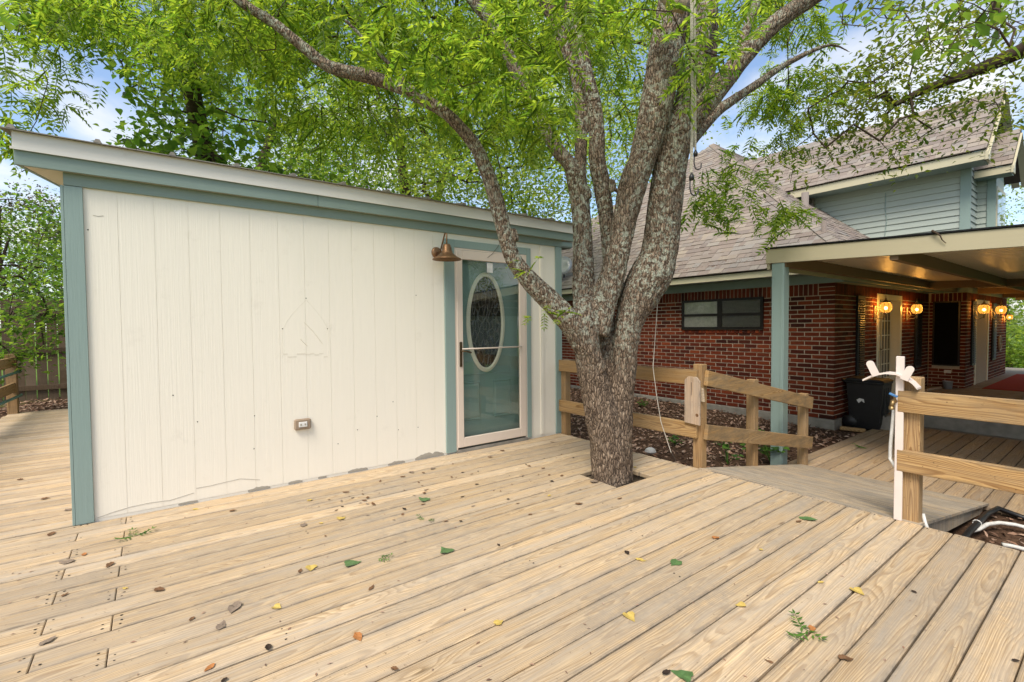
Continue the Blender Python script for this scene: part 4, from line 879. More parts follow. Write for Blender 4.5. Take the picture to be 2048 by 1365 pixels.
for k, px in enumerate((4.55, 5.35)): tag(MB().tube([(px, .80+.026*math.cos(a), -.325+.026*math.sin(a)) for a in np.linspace(0, 2*math.pi, 13)], .004, 5).build('pipe_clip', MT['paper'], None, True), 'white clip holding the black pipe to the ramp', 'clip', 'pipe clips')

# ================================================================== OLD PRIVACY FENCE
FN = thing('privacy_fence', (-2, 12.75, -.1), 'old dark brown picket privacy fence behind the deck', 'fence')
fy = 12.75; x = -7.0; k = 0
zf = lambda x: float(gz(x, fy))
while x < 3.2:
    wv = .14; h = 1.90+random.uniform(-.02, .02); g = random.choice((.006, .014, .02)); z0 = -.12
    MB().prism([(x, fy, z0), (x+wv, fy, z0), (x+wv+random.uniform(-.01, .01), fy, h-.03), (x+wv-.03, fy, h), (x+.03, fy, h), (x, fy, h-.03)], (0, .017, 0)).build('picket', MT['fence'], FN); x += wv+g
for z in (.22, .93, 1.68): MB().box(-7.0, 3.2, fy-.04, fy-.002, z-.045, z+.045).build('fence_rail', MT['fence'], FN)

# ================================================================== STRAP, HOOKS AND STRING IN THE TREE
def strap(name, pts, wd, label, mt='rope'):
    m = MB()
    for p in pts: m.v += [tuple(p-_r*wd), tuple(p+_r*wd), tuple(p+_r*wd+_f*.003), tuple(p-_r*wd+_f*.003)]
    for i in range(len(pts)-1):
        for k in range(4): m.f.append((i*4+k, i*4+(k+1) % 4, i*4+4+(k+1) % 4, i*4+4+k))
    return tag(m.build(name, MT[mt]), label, 'strap')
T_ = 3.55
strap('hanging_strap', [att(1383, -60, T_), att(1384, 120, T_), att(1385, 250, T_), att(1382, 345, T_)], .011, 'faded webbing strap hanging from the tree with the lower black hook')
strap('hanging_strap', [att(1389, -60, T_+.02), att(1390, 150, T_+.02), att(1391, 300, T_+.02)], .008, 'second faded strap hanging from the tree with the upper black hook')
def hook(c, s, label):
    Hk = thing('rope_hook', c, label, 'hook'); ex = np.array([_r[0], _r[1], 0]); up = np.array([0, 0, 1.])
    MB().tube([c+up*.13*s, c+up*.10*s, c+up*.07*s], [.008*s, .022*s, .02*s], 10).build('hook_cap', MT['black'], Hk, True)
    MB().tube([c+up*.08*s-ex*.012*s, c-ex*.014*s+up*.0*s, c-ex*.006*s-up*.03*s]+[c+ex*(.025*s-.032*s*math.cos(a))-up*(.03*s+.032*s*math.sin(a)) for a in np.linspace(.3, 2.8, 8)]+[c+ex*.058*s+up*.0*s], .006*s, 8).build('hook_curve', MT['black'], Hk, True)
hook(att(1383, 377, T_), .85, 'black rubber hook hanging lower on the tree strap'); hook(att(1391, 327, T_+.02), .75, 'black hook hanging higher on the second strap')
LG = tag(MB().tube([att(1322, -30, 3.62), att(1350, 6, 3.60), att(1372, 14, 3.58)], [.07, .062, .05], 14).build('rope_wrap', MT['oldboard'], None, True), 'rope wrapped tan stub at the top of the strap', 'rope')
tag(MB().tube([att(1318, 560, 4.3), att(1312, 650, 4.35), att(1306, 735, 4.4), att(1313, 790, 4.45), att(1322, 845, 4.5), att(1342, 905, 4.55), onz(1352, 922, -.35)], .0035, 5).build('string', MT['string']), 'white string hanging from the tree to the mulch', 'string')
WR = tag(MB().lathe([(.001, .05), (.03, .048), (.06, .03), (.075, 0), (.05, -.02), (.001, -.03)], onz(1301, 908, -.34)+[0, 0, .03], 9).build('stone', MT['stone'], None), 'white stone lying on the mulch by the deck edge', 'stone')

# ================================================================== TREES
def catmull(P, n):
    P = np.array(P, float); Q = np.vstack([2*P[0]-P[1], P, 2*P[-1]-P[-2]]); out = []
    for i in range(1, len(Q)-2):
        for u in np.linspace(0, 1, n, endpoint=False):
            p0, p1, p2, p3 = Q[i-1:i+3]; out.append(.5*((2*p1)+(-p0+p2)*u+(2*p0-5*p1+4*p2-p3)*u*u+(-p0+3*p1-3*p2+p3)*u**3))
    out.append(P[-1]); return np.array(out)
def limb_px(L):   # (px, py, width px, depth) -> points + radius
    a = np.array([[*att(x, y, t), w*t/F/2*.94] for x, y, w, t in L]); return catmull(a, 6)
def tmpl_compound(npair, L, ll, lw, rs, droop=.35):
    V, Fc = [], []
    def leaf(b, d, up, l, w):
        d = d/np.linalg.norm(d); s = np.cross(up, d); s /= np.linalg.norm(s); k = len(V)
        m1 = b+d*l*.42; tip = b+d*l-up*l*.16
        V.extend([b, m1+s*w+up*w*.25, tip, m1-s*w+up*w*.25]); Fc.extend([(k, k+1, k+2), (k, k+2, k+3)])
    up = np.array([0, 0, 1.])
    rp = lambda u: np.array([L*u, 0, -droop*L*u*u])
    for i in range(npair):
        u = .25+.72*i/(npair-1) if npair > 1 else .6; sz = ll*(.8+.3*math.sin(math.pi*u))
        for sg in (-1, 1):
            b = rp(u+.02*sg); d = np.array([.45+rs.uniform(-.12, .12), sg, -.25+rs.uniform(-.25, .1)]); uu = up+np.array([rs.uniform(-.3, .3), rs.uniform(-.3, .3), 0]); leaf(b, d, uu/np.linalg.norm(uu), sz*rs.uniform(.85, 1.15), lw)
    leaf(rp(.98), np.array([1., 0, -.5]), up, ll*.9, lw)
    k = len(V); V.extend([rp(0), rp(.5)+[0, .0015, 0], rp(1.), rp(.5)-[0, .0015, 0]]); Fc.extend([(k, k+1, k+2), (k, k+2, k+3)])
    return np.array(V), np.array(Fc)
def tmpl_simple(kind, l):
    if kind == 'heart':
        o = [(.0, 0), (-.06, .22), (.05, .44), (.30, .46), (.62, .26), (1.0, 0), (.62, -.26), (.30, -.46), (.05, -.44), (-.06, -.22)]
        V = [(.25, 0, -.03)]+[(x, y, .10*abs(y)-.12*x*x) for x, y in o]; Fc = [(0, i+1, (i+1) % 10+1) for i in range(10)]
    else:
        wv = .24 if kind == 'ovate' else .3
        V = [(0, 0, 0), (.38, wv, .05), (.75, wv*.55, .0), (1., 0, -.14), (.75, -wv*.55, .0), (.38, -wv, .05), (.45, 0, 0)]; Fc = [(0, 6, 1), (1, 6, 2), (2, 6, 3), (3, 6, 4), (4, 6, 5), (5, 6, 0)]
        if kind == 'diamond': V = [(0, 0, 0), (.45, .30, .06), (1, 0, -.12), (.45, -.30, .06)]; Fc = [(0, 1, 2), (0, 2, 3)]
    return np.array(V)*l, np.array(Fc)
def scatter(tm, P, D, U, S):
    V, Fc = tm; n = len(P); D = D/np.linalg.norm(D, axis=1, keepdims=True); Y = np.cross(U, D); Y /= np.linalg.norm(Y, axis=1, keepdims=True)+1e-9; Z = np.cross(D, Y)
    W = P[:, None]+S[:, None, None]*(V[None, :, 0:1]*D[:, None]+V[None, :, 1:2]*Y[:, None]+V[None, :, 2:3]*Z[:, None])
    return W.reshape(-1, 3), (Fc[None]+(np.arange(n)*len(V))[:, None, None]).reshape(-1, 3)
def join(parts):
    V, Fc, o = [], [], 0
    for v, f in parts: V.append(v); Fc.append(f+o); o += len(v)
    return np.vstack(V), np.vstack(Fc)
def prim(root, C, maxseg=.55):
    """connect every cluster to the nearest part of the tree; returns nodes, parents"""
    nodes = [p for p in root]; par = [-1]*len(root); C = np.array(C); n = len(C)
    R = np.array(root); d = np.full(n, 1e9); near = np.zeros(n, int)
    for i in range(n):
        q = np.linalg.norm(R-C[i], axis=1); near[i] = q.argmin(); d[i] = q.min()
    done = np.zeros(n, bool); end = [0]*n
    for _ in range(n):
        i = int(np.where(done, 1e9, d).argmin()); done[i] = True; a = near[i]; p, q = np.array(nodes[a]), C[i]; L = np.linalg.norm(q-p); k = max(1, int(L/.28))
        jit = RNG.normal(0, .05*L+.01, 3); prev = a; new = []
        for s in range(1, k+1):
            u = s/k; pt = p+(q-p)*u+jit*math.sin(math.pi*u)+RNG.normal(0, .012, 3)*(u < 1)-np.array([0, 0, .0]); 
            if s == k: pt = q
            nodes.append(pt); par.append(prev); prev = len(nodes)-1; new.append(prev)
        end[i] = prev
        for s in new:
            dd = np.linalg.norm(C-nodes[s], axis=1); b = dd < d; near[b] = s; d[b] = dd[b]
    return np.array(nodes), np.array(par), end
def twigs(nodes, par, nroot, r0=.0026, rmax=.03, power=.5, sides=5):
    cnt = np.zeros(len(nodes))
    child = np.zeros(len(nodes), int)
    for i in range(len(nodes)-1, nroot-1, -1):
        if cnt[i] == 0: cnt[i] = 1
        if par[i] >= 0: cnt[par[i]] += cnt[i]
    rad = np.clip(r0*np.maximum(cnt, 1)**power, r0, rmax); V, Fc = [], []
    a = np.arange(sides)*2*math.pi/sides; ca, sa = np.cos(a), np.sin(a)
    idx = np.arange(nroot, len(nodes)); p = nodes[par[idx]]; q = nodes[idx]; d = q-p; L = np.linalg.norm(d, axis=1, keepdims=True)+1e-9; d = d/L
    h = np.where(np.abs(d[:, 2:3]) < .9, np.array([[0, 0, 1.]]), np.array([[1., 0, 0]])); u = np.cross(h, d); u /= np.linalg.norm(u, axis=1, keepdims=True); v = np.cross(d, u)
    r1 = rad[idx][:, None, None]; r0_ = np.minimum(rad[par[idx]], rad[idx]*1.5)[:, None, None]
    ring = ca[None, :, None]*u[:, None]+sa[None, :, None]*v[:, None]
    V = np.concatenate([p[:, None]+ring*r0_, q[:, None]+d[:, None]*.004+ring*r1], 1).reshape(-1, 3)
    k = np.arange(sides); base = np.stack([k, (k+1) % sides, sides+(k+1) % sides, sides+k], 1)
    Fq = (base[None]+(np.arange(len(idx))*2*sides)[:, None, None]).reshape(-1, 4)
    return V, Fq
def leafdirs(P, base, spread=1.0, droop=.5):
    n = len(P); D = base+RNG.normal(0, spread, (n, 3)); D[:, 2] = D[:, 2]*.6-droop*RNG.random(n); U = np.tile([0, 0, 1.], (n, 1))+RNG.normal(0, .35, (n, 3)); return D, U
def ell(cx, cy, rx, ry, n, t0, t1):
    out = []
    while len(out) < n:
        u, v = RNG.uniform(-1, 1, 2)
        if u*u+v*v < 1: out.append(att(cx+u*rx, cy+v*ry, RNG.uniform(t0, t1)))
    return out

# ---- the shade tree in the deck
S0, S1 = 4.14, 4.20
LIMBS = {
 'stemL': [(1222, 1010, 80, S0), (1221, 954, 78, S0), (1216, 893, 74, S0), (1208, 850, 72, S0), (1196, 800, 66, S0), (1182, 740, 58, S0-.02), (1174, 690, 54, S0-.05), (1170, 640, 50, S0-.06), (1168, 600, 46, S0-.02)],
 'stemR': [(1230, 1010, 74, S1), (1230, 954, 74, S1), (1230, 893, 70, S1), (1233, 850, 66, S1), (1240, 800, 58, S1), (1247, 740, 52, S1-.01), (1251, 690, 52, S1-.02), (1260, 640, 60, S1-.01), (1278, 596, 78, S1), (1303, 548, 86, S1), (1317, 510, 76, S1), (1326, 452, 72, S1-.03), (1332, 395, 70, S1-.06), (1343, 319, 66, S1-.1), (1360, 255, 64, S1-.12), (1376, 210, 56, S1-.12)],
 'core': [(1224, 920, 50, S0+.06), (1219, 820, 44, S0+.08), (1215, 740, 40, S0+.13), (1214, 680, 40, S0+.16), (1215, 640, 32, S0+.16), (1218, 615, 20, S0+.16)],
 'L0': [(1196, 745, 46, S0-.04), (1168, 690, 50, S0-.07), (1135, 640, 48, S0-.1), (1098, 600, 45, S0-.12), (1060, 562, 40, S0-.15), (1030, 524, 35, S0-.17), (1013, 480, 33, S0-.2), (1002, 440, 33, S0-.22), (986, 380, 31, S0-.24), (966, 325, 29, S0-.26), (945, 285, 27, S0-.28), (895, 230, 25, S0-.33), (839, 196, 26, S0-.38), (790, 172, 27, S0-.42), (737, 154, 28, S0-.45), (690, 143, 27, S0-.48), (651, 130, 25, S0-.5), (607, 95, 23, S0-.55), (550, 48, 21, S0-.6), (490, 10, 20, S0-.65), (420, -50, 18, S0-.7)],
 'L1': [(1176, 650, 50, S0+.03), (1168, 590, 48, S0+.06), (1167, 548, 46, S0+.08), (1166, 510, 42, S0+.1), (1164, 452, 40, S0+.13), (1159, 395, 40, S0+.15), (1150, 345, 42, S0+.16)],
 'L1a': [(1150, 350, 30, S0+.16), (1136, 325, 29, S0+.18), (1113, 298, 28, S0+.2), (1085, 250, 27, S0+.23), (1061, 205, 27, S0+.25), (1030, 140, 26, S0+.28), (993, 62, 25, S0+.3), (945, 0, 25, S0+.33), (905, -60, 24, S0+.36)],
 'L1b': [(1158, 360, 30, S0+.18), (1161, 325, 26, S0+.19), (1162, 273, 26, S0+.2), (1161, 222, 25, S0+.22), (1152, 155, 24, S0+.25), (1122, 70, 26, S0+.28), (1085, -5, 26, S0+.3), (1050, -70, 26, S0+.3)],
 'L2': [(1224, 560, 36, S0+.1), (1220, 510, 33, S0+.12), (1213, 440, 32, S0+.13), (1205, 376, 36, S0+.15), (1194, 319, 34, S0+.15), (1194, 273, 33, S0+.16), (1188, 215, 33, S0+.16), (1177, 170, 32, S0+.15), (1160, 100, 31, S0+.15), (1146, 34, 31, S0+.15), (1130, -70, 30, S0+.15)],
 'L3': [(1192, 670, 56, S0-.02), (1205, 610, 56, S0-.02), (1226, 548, 52, S0-.02), (1235, 510, 50, S0-.03), (1247, 452, 50, S0-.04), (1259, 395, 56, S0-.06), (1268, 362, 58, S0-.08), (1286, 315, 56, S0-.1), (1308, 234, 66, S0-.12), (1330, 117, 70, S0-.14), (1348, 10, 66, S0-.16), (1358, -60, 62, S0-.16)],
 'L4a': [(1366, 250, 50, S1-.06), (1378, 180, 48, S1-.02), (1394, 100, 44, S1), (1416, 10, 40, S1+.02), (1432, -60, 38, S1+.02)],
 'L4b': [(1366, 265, 46, S1-.12), (1396, 225, 46, S1-.16), (1425, 192, 44, S1-.18), (1464, 142, 41, S1-.2), (1503, 95, 38, S1-.22), (1542, 55, 36, S1-.23), (1581, 24, 35, S1-.24), (1640, -15, 33, S1-.26), (1700, -60, 32, S1-.26)],
 'L4c': [(1362, 310, 28, S1), (1392, 270, 25, S1+.08), (1420, 238, 23, S1+.12), (1446, 214, 21, S1+.15), (1500, 178, 17, S1+.25), (1570, 130, 12, S1+.4), (1640, 96, 8, S1+.55), (1672, 92, 5, S1+.6), (1700, 105, 3.5, S1+.65)],
 'L4d': [(1402, 230, 28, S1+.1), (1416, 160, 28, S1+.2), (1421, 80, 28, S1+.25), (1423, 0, 28, S1+.3), (1425, -60, 28, S1+.3)],
 'L4e': [(1476, 122, 20, S1-.1), (1490, 66, 18, S1+.05), (1510, 14, 17, S1+.1), (1526, -50, 16, S1+.2)],
 'L5': [(850, 202, 10, S0-.36), (800, 150, 9, S0-.45), (740, 90, 8, S0-.5), (690, 40, 7, S0-.55)],
}
SK = {k: limb_px(v) for k, v in LIMBS.items()}
SHADE = thing('shade_tree', (3.22, 2.82, -.4), 'multi-stemmed shade tree with lichened bark growing up through the deck', 'tree')
tm_ = MB()
for k, a in SK.items(): tm_.tube(a[:, :3], a[:, 3], 16)
c = MB()
for (px, py, t_, r_) in ((1080, 590, S0-.15, .045), (1030, 470, S0-.22, .03), (1175, 385, S0+.12, .04), (1225, 372, S0-.06, .03)):
    q_ = att(px, py, t_); tm_.tube([q_-[0, 0, .05], q_, q_+[-.02, -.01, .05]], [r_*1.1, r_, r_*.5], 10)
me = bpy.data.meshes.new('tmp'); me.from_pydata(tm_.v, [], tm_.f); ob = bpy.data.objects.new('tmp', me); COL.objects.link(ob)
rm = ob.modifiers.new('r', 'REMESH'); rm.mode = 'VOXEL'; rm.voxel_size = .009; smo = ob.modifiers.new('s', 'SMOOTH'); smo.factor = .5; smo.iterations = 5
dg = bpy.context.evaluated_depsgraph_get(); ev = ob.evaluated_get(dg); em = ev.to_mesh()
nv = len(em.vertices); V = np.empty(nv*3); em.vertices.foreach_get('co', V); V = V.reshape(-1, 3); Nn = np.empty(nv*3); em.vertices.foreach_get('normal', Nn); Nn = Nn.reshape(-1, 3)
Fq = np.array([tuple(p.vertices) for p in em.polygons if len(p.vertices) == 4]); ev.to_mesh_clear(); bpy.data.objects.remove(ob)
cen, tan, arc = [], [], []
for a in SK.values():
    p = a[:, :3]; tg = np.gradient(p, axis=0); tg /= np.linalg.norm(tg, axis=1, keepdims=True); s = np.concatenate([[0], np.cumsum(np.linalg.norm(np.diff(p, axis=0), axis=1))]); cen.append(p); tan.append(tg); arc.append(s)
cen, tan, arc = np.vstack(cen), np.vstack(tan), np.concatenate(arc); NI = np.empty(nv, int)
for i in range(0, nv, 4000): NI[i:i+4000] = (((V[i:i+4000, None]-cen[None])**2).sum(2)).argmin(1)
rel = V-cen[NI]; al = (rel*tan[NI]).sum(1); perp = rel-al[:, None]*tan[NI]; sax = arc[NI]+al
Q = perp*np.array([1, 1, 1])+tan[NI]*0; crd = np.stack([Q[:, 0]*62, Q[:, 1]*62+Q[:, 2]*45, sax*12], 1)
n1 = vnoise(crd, 1); n2 = vnoise(crd*np.array([1.9, 1.9, 1.6])+7, 2); n3 = fnoise(V*9, 3, 5)
rid = 1-np.abs(2*n1-1); rid = np.clip(rid*1.6-.3, 0, 1)
rr_ = np.linalg.norm(perp, axis=1); amp = np.clip(rr_/.14, .25, 1.0)
V = V+Nn*(((rid*.75+n2*.45)*.014-.010)*amp+(n3-.5)*.022*amp)[:, None]
fast('trunk', V, Fq, MT['bark'], SHADE, True)
# crown
ROOT = []
for k, a in SK.items():
    if k in ('stemL', 'L1', 'core'): continue
    h = {'L0': 54, 'stemR': 76, 'L3': 40, 'L2': 36}.get(k, 6); ROOT.append(a[h:, :3])
ROOT = np.vstack(ROOT)
CL = []
for e in ((330, 20, 300, 70, 48, 4.4, 6.8), (560, 40, 260, 90, 60, 4.4, 7.2), (820, 70, 260, 110, 90, 4.5, 7.4), (1040, 90, 220, 130, 80, 4.7, 7.6), (960, 240, 160, 70, 22, 4.7, 7.0), (700, 250, 150, 60, 14, 5.0, 7.2),
          (640, 50, 420, 70, 20, 3.2, 4.0), (980, 120, 190, 100, 12, 3.2, 3.9), (1060, 200, 60, 60, 6, 3.3, 3.8), (1200, 20, 160, 50, 8, 3.2, 3.9), (1430, 110, 60, 60, 5, 3.4, 3.8),
          (1180, 40, 220, 80, 36, 4.6, 7.0), (1270, 140, 120, 130, 16, 5.0, 6.8), (1470, 30, 130, 50, 16, 4.6, 6.4), (1560, 40, 100, 50, 8, 4.8, 6.2), (1590, 170, 130, 50, 17, 5.4, 7.0), (1560, 250, 110, 50, 8, 5.4, 6.8), (1460, 330, 50, 50, 5, 5.2, 6.0), (1430, 430, 40, 40, 5, 4.8, 5.4), (1550, 430, 60, 30, 3, 5, 5.5),
          (60, 190, 70, 60, 5, 4.0, 5.0), (150, 60, 130, 60, 13, 4.0, 5.6), (40, 265, 50, 35, 5, 3.8, 4.6), (420, 120, 150, 60, 13, 4.0, 5.4), (640, 200, 130, 60, 10, 3.8, 5.2), (800, 250, 120, 50, 8, 3.8, 5.2),
          (500, -180, 700, 170, 40, 3.4, 6.2), (1300, -180, 500, 170, 32, 3.4, 6.2), (200, -150, 400, 140, 16, 3.4, 6)):
    CL += ell(*e)
CL = np.array(CL)
nodes, par, end = prim(ROOT, CL); Vt, Ft = twigs(nodes, par, len(ROOT), .0024, .022, .46)
stuff(fast('branches', Vt, Ft, MT['twig'], SHADE))
rs = random.Random(2); TM = [tmpl_compound(5, .24, .078, .0125, rs), tmpl_compound(6, .28, .082, .013, rs), tmpl_compound(4, .19, .07, .012, rs, .6)]
def crown_compound(CL, nodes, par, end, per, spread, scale=(.75, 1.15)):
    parts = []
    for j, tmj in enumerate(TM):
        P, B = [], []
        for i, cpt in enumerate(CL):
            pd = cpt-nodes[par[end[i]]]; pd = pd/(np.linalg.norm(pd)+1e-6)
            for _ in range(RNG.poisson(per/3)): P.append(cpt+RNG.normal(0, spread, 3)*np.array([1, 1, .6])); B.append(pd*.6)
        P, B = np.array(P), np.array(B); D, U = leafdirs(P, B, .75, .75); parts.append(scatter(tmj, P-D*.05, D, U, RNG.uniform(*scale, len(P))))
    return join(parts)
V, Fc = crown_compound(CL, nodes, par, end, 12, .13, (.62, 1.02))
stuff(fast('crown', V, Fc, MT['leafmain'], SHADE))
# small sprouts on the low limb
sp_pts = [att(1052, 545, 3.86), att(1075, 520, 3.86), att(1060, 640, 3.84), att(1090, 625, 3.84), att(1110, 640, 3.82), att(1128, 625, 3.85), att(1098, 610, 3.8), att(1040, 520, 3.88)]
V, Fc = join([scatter(TM[2], np.array(sp_pts), RNG.normal(0, 1, (8, 3))*np.array([1, 1, .4])+np.array([-.2, -.3, .2]), np.tile([0, 0, 1.], (8, 1)), np.full(8, .62)), scatter(TM[0], np.array(sp_pts[:6]), RNG.normal(0, 1, (6, 3)), np.tile([0, 0, 1.], (6, 1)), np.full(6, .5))])
stuff(fast('sprouts', V, Fc, MT['leafmain'], SHADE))

# ---- generic trees
def tree(name, label, base, trunk, clusters, tm, per, spread, mt, group=None, scale=(.7, 1.2), r0=.004, rmax=.07, bark='twig', trr=(.16, .05), droop=.4, face=.9, lspread=1.):
    T = thing(name, base, label, 'tree', group); tp = catmull(np.array(trunk, float), 6); n = len(tp)
    MB().tube(tp, list(np.linspace(trr[0], trr[1], n)), 12).build('trunk', MT[bark], T, True)
    C = np.array(clusters); nodes, par, end = prim(tp[n//3:], C); Vt, Ft = twigs(nodes, par, len(tp[n//3:]), r0, rmax, .5, 5); stuff(fast('branches', Vt, Ft, MT[bark], T))
    P = np.repeat(C, per, 0)+RNG.normal(0, spread, (len(C)*per, 3)); D, U = leafdirs(P, np.zeros((len(P), 3)), lspread, droop); U = U*np.array([1, 1, face])
    V, Fc = scatter(tm, P, D, U, RNG.uniform(*scale, len(P))); stuff(fast('crown', V, Fc, mt, T)); return T
def ball(c, r, n, shell=.5):
    v = RNG.normal(0, 1, (n, 3)); v /= np.linalg.norm(v, axis=1, keepdims=True); return np.array(c)+v*np.array(r)*(shell+(1-shell)*RNG.random((n, 1))**.5)
HEART = tmpl_simple('heart', .095); OV = tmpl_simple('ovate', .085); DIA = tmpl_simple('diamond', .12); DIAS = tmpl_simple('diamond', .08)
# broad-leaved tree leaning over the shed roof from behind
CL = []
for e in ((330, 230, 120, 150, 60, 5.4, 7.0), (430, 330, 160, 110, 70, 5.6, 7.6), (300, 130, 110, 80, 28, 5.2, 6.6), (600, 390, 120, 60, 30, 6.0, 8.0), (520, 230, 140, 120, 30, 6., 8.), (50, 70, 60, 50, 5, 4.4, 5.2), (150, 30, 110, 40, 10, 4.6, 6), (270, 330, 50, 60, 16, 5.2, 6.2)): CL += ell(*e)
tree('broadleaf_tree', 'tree with large heart-shaped leaves drooping over the shed roof', (.9, 8.6, -.15), [(.9, 8.6, -.2), (.85, 8.4, 1.5), (.7, 7.9, 3.2), (.45, 7.2, 4.4), (.3, 6.4, 5.0), (.1, 5.4, 5.0)], CL, HEART, 13, .13, MT['leafheart'], trr=(.17, .05), r0=.0035, rmax=.04, scale=(.6, 1.15))
# fine-leaved trees beyond the shed
CL = [att(*p) for p in ()]
for e in ((760, 330, 200, 110, 90, 9, 13), (980, 360, 180, 110, 90, 9, 13), (1100, 300, 130, 150, 70, 9, 13), (850, 200, 220, 120, 60, 9, 13)): CL += ell(*e)
tree('ash_tree', 'bright fine-leaved tree rising behind the middle of the shed roof', (5.2, 10.6, -.3), [(5.2, 10.6, -.4), (5.0, 10.4, 2.), (4.6, 10.0, 4.2), (4.2, 9.6, 6.0)], CL, DIA, 105, .34, MT['leafback'], trr=(.22, .07), r0=.006, scale=(.45, .95))
CL = []
for e in ((520, 300, 230, 160, 80, 11, 16), (480, 170, 180, 130, 34, 11, 15), (650, 150, 250, 130, 60, 12, 16), (620, 400, 160, 50, 50, 9, 13)): CL += ell(*e)
tree('elm_tree', 'darker leafy tree standing far behind the shed', (1.5, 13.6, -.1), [(1.5, 13.6, -.2), (1.7, 13.5, 2.5), (2.1, 13.2, 4.8), (2.6, 12.9, 6.6)], CL, DIA, 90, .42, MT['leafheart'], trr=(.22, .07), r0=.006, scale=(.5, 1.05))
CL = []
for e in ((1270, 330, 90, 150, 50, 16, 22), (1180, 150, 150, 160, 50, 15, 20), (1330, 130, 120, 140, 30, 16, 22), (1010, 80, 200, 100, 40, 15, 20)): CL += ell(*e)
tree('ash_tree', 'pale green tree seen between the trunk limbs over the house roof', (8.0, 17., -.3), [(8.0, 17., -.4), (8.2, 16.8, 3.), (8.6, 16., 6.), (9., 15.4, 8.)], CL, DIA, 90, .5, MT['leafback'], trr=(.25, .08), r0=.008, scale=(.7, 1.4))
# trees and brush behind the privacy fence
CL = list(ball((-3.6, 15.2, 2.6), (2.6, 1.6, 1.9), 150))+list(ball((-1.2, 16.0, 2.4), (1.7, 1.4, 1.7), 80))
tree('fence_tree', 'green tree growing behind the old privacy fence', (-3.0, 15.4, -.1), [(-3.0, 15.4, -.2), (-2.9, 15.3, 1.2), (-2.7, 15.2, 2.6), (-2.6, 15.0, 4.)], CL, DIA, 60, .26, MT['leafheart'], trr=(.12, .04), scale=(.5, 1.0))
CL = []
for e in ((50, 520, 80, 50, 13, 7.2, 9.0), (60, 620, 60, 40, 10, 7.4, 8.6), (15, 680, 40, 50, 10, 7.2, 8.4), (75, 690, 30, 25, 4, 7.4, 8.2), (60, 440, 80, 50, 12, 8, 10)): CL += ell(*e)
tree('box_elder', 'low leafy branches hanging in front of the old privacy fence', (-3.9, 11.4, -.1), [(-3.9, 11.4, -.2), (-3.6, 11.2, .8), (-3.1, 10.9, 1.7), (-2.6, 10.7, 2.6)], CL, DIA, 44, .17, MT['leafheart'], trr=(.09, .03), scale=(.55, 1.0), droop=.2)
CL = list(ball((-2.6, 13.6, 2.3), (1.7, .5, .7), 60))+list(ball((-1.9, 13.4, 3.3), (1.3, .6, .8), 50))
tree('dry_brush', 'dry brown brush above the old privacy fence', (-2.9, 13.3, -.1), [(-2.9, 13.3, -.2), (-2.8, 13.4, 1.), (-2.5, 13.5, 2.), (-2.2, 13.5, 3.2)], CL, DIAS, 55, .16, MT['deadbrush'], trr=(.06, .02), scale=(.4, .8), r0=.004)
# tree on the right whose branch reaches over the carport
CL = []
for e in ((1850, 60, 170, 70, 34, 4.0, 5.6), (1980, 60, 110, 80, 24, 3.8, 5.2), (1800, 150, 150, 60, 38, 4.6, 5.8), (1730, 230, 140, 60, 40, 4.8, 6.0), (1880, 210, 130, 50, 20, 4.6, 5.6), (1830, 300, 90, 40, 9, 4.8, 5.4), (1650, 280, 70, 40, 10, 5.0, 6.0), (2020, 220, 50, 80, 11, 4.4, 5.4), (1590, 330, 60, 40, 5, 5, 5.6), (1880, -120, 220, 120, 30, 3.8, 5.8)): CL += ell(*e)
tp = [(4.9, -.9, -.3), (4.85, -.75, 1.4), (4.8, -.45, 2.6)]+[att(2230, 40, 4.0), att(2120, 60, 4.4), att(2048, 100, 4.7), att(1950, 142, 4.9), att(1850, 180, 5.05), att(1790, 210, 5.15)]
tree('oak_tree', 'yellow-green small-leaved tree reaching over the carport', (4.9, -.9, -.4), tp, CL, OV, 26, .11, MT['leafright'], trr=(.16, .022), r0=.0028, rmax=.02, scale=(.45, .95))
V, Fc = [], []
P = np.array(ell(1930, 50, 130, 60, 46, 2.6, 3.3)+ell(1730, 25, 80, 35, 16, 2.8, 3.4)); D, U = leafdirs(P, np.zeros((len(P), 3)), .8, .7); V, Fc = scatter(tmpl_simple('ovate', .10), P, D, U, RNG.uniform(.7, 1.2, len(P)))
HB = thing('pecan_branch', att(1950, -80, 2.9), 'large green leaves of a near branch above the carport', 'branch'); stuff(fast('leaves', V, Fc, MT['leafheart'], HB))
nodes, par, end = prim(np.array([att(2080, -60, 2.9), att(2000, -30, 2.9), att(1900, -30, 2.9), att(1750, -30, 3.0)]), P); Vt, Ft = twigs(nodes, par, 4, .002, .008); stuff(fast('twigs', Vt, Ft, MT['twig'], HB))
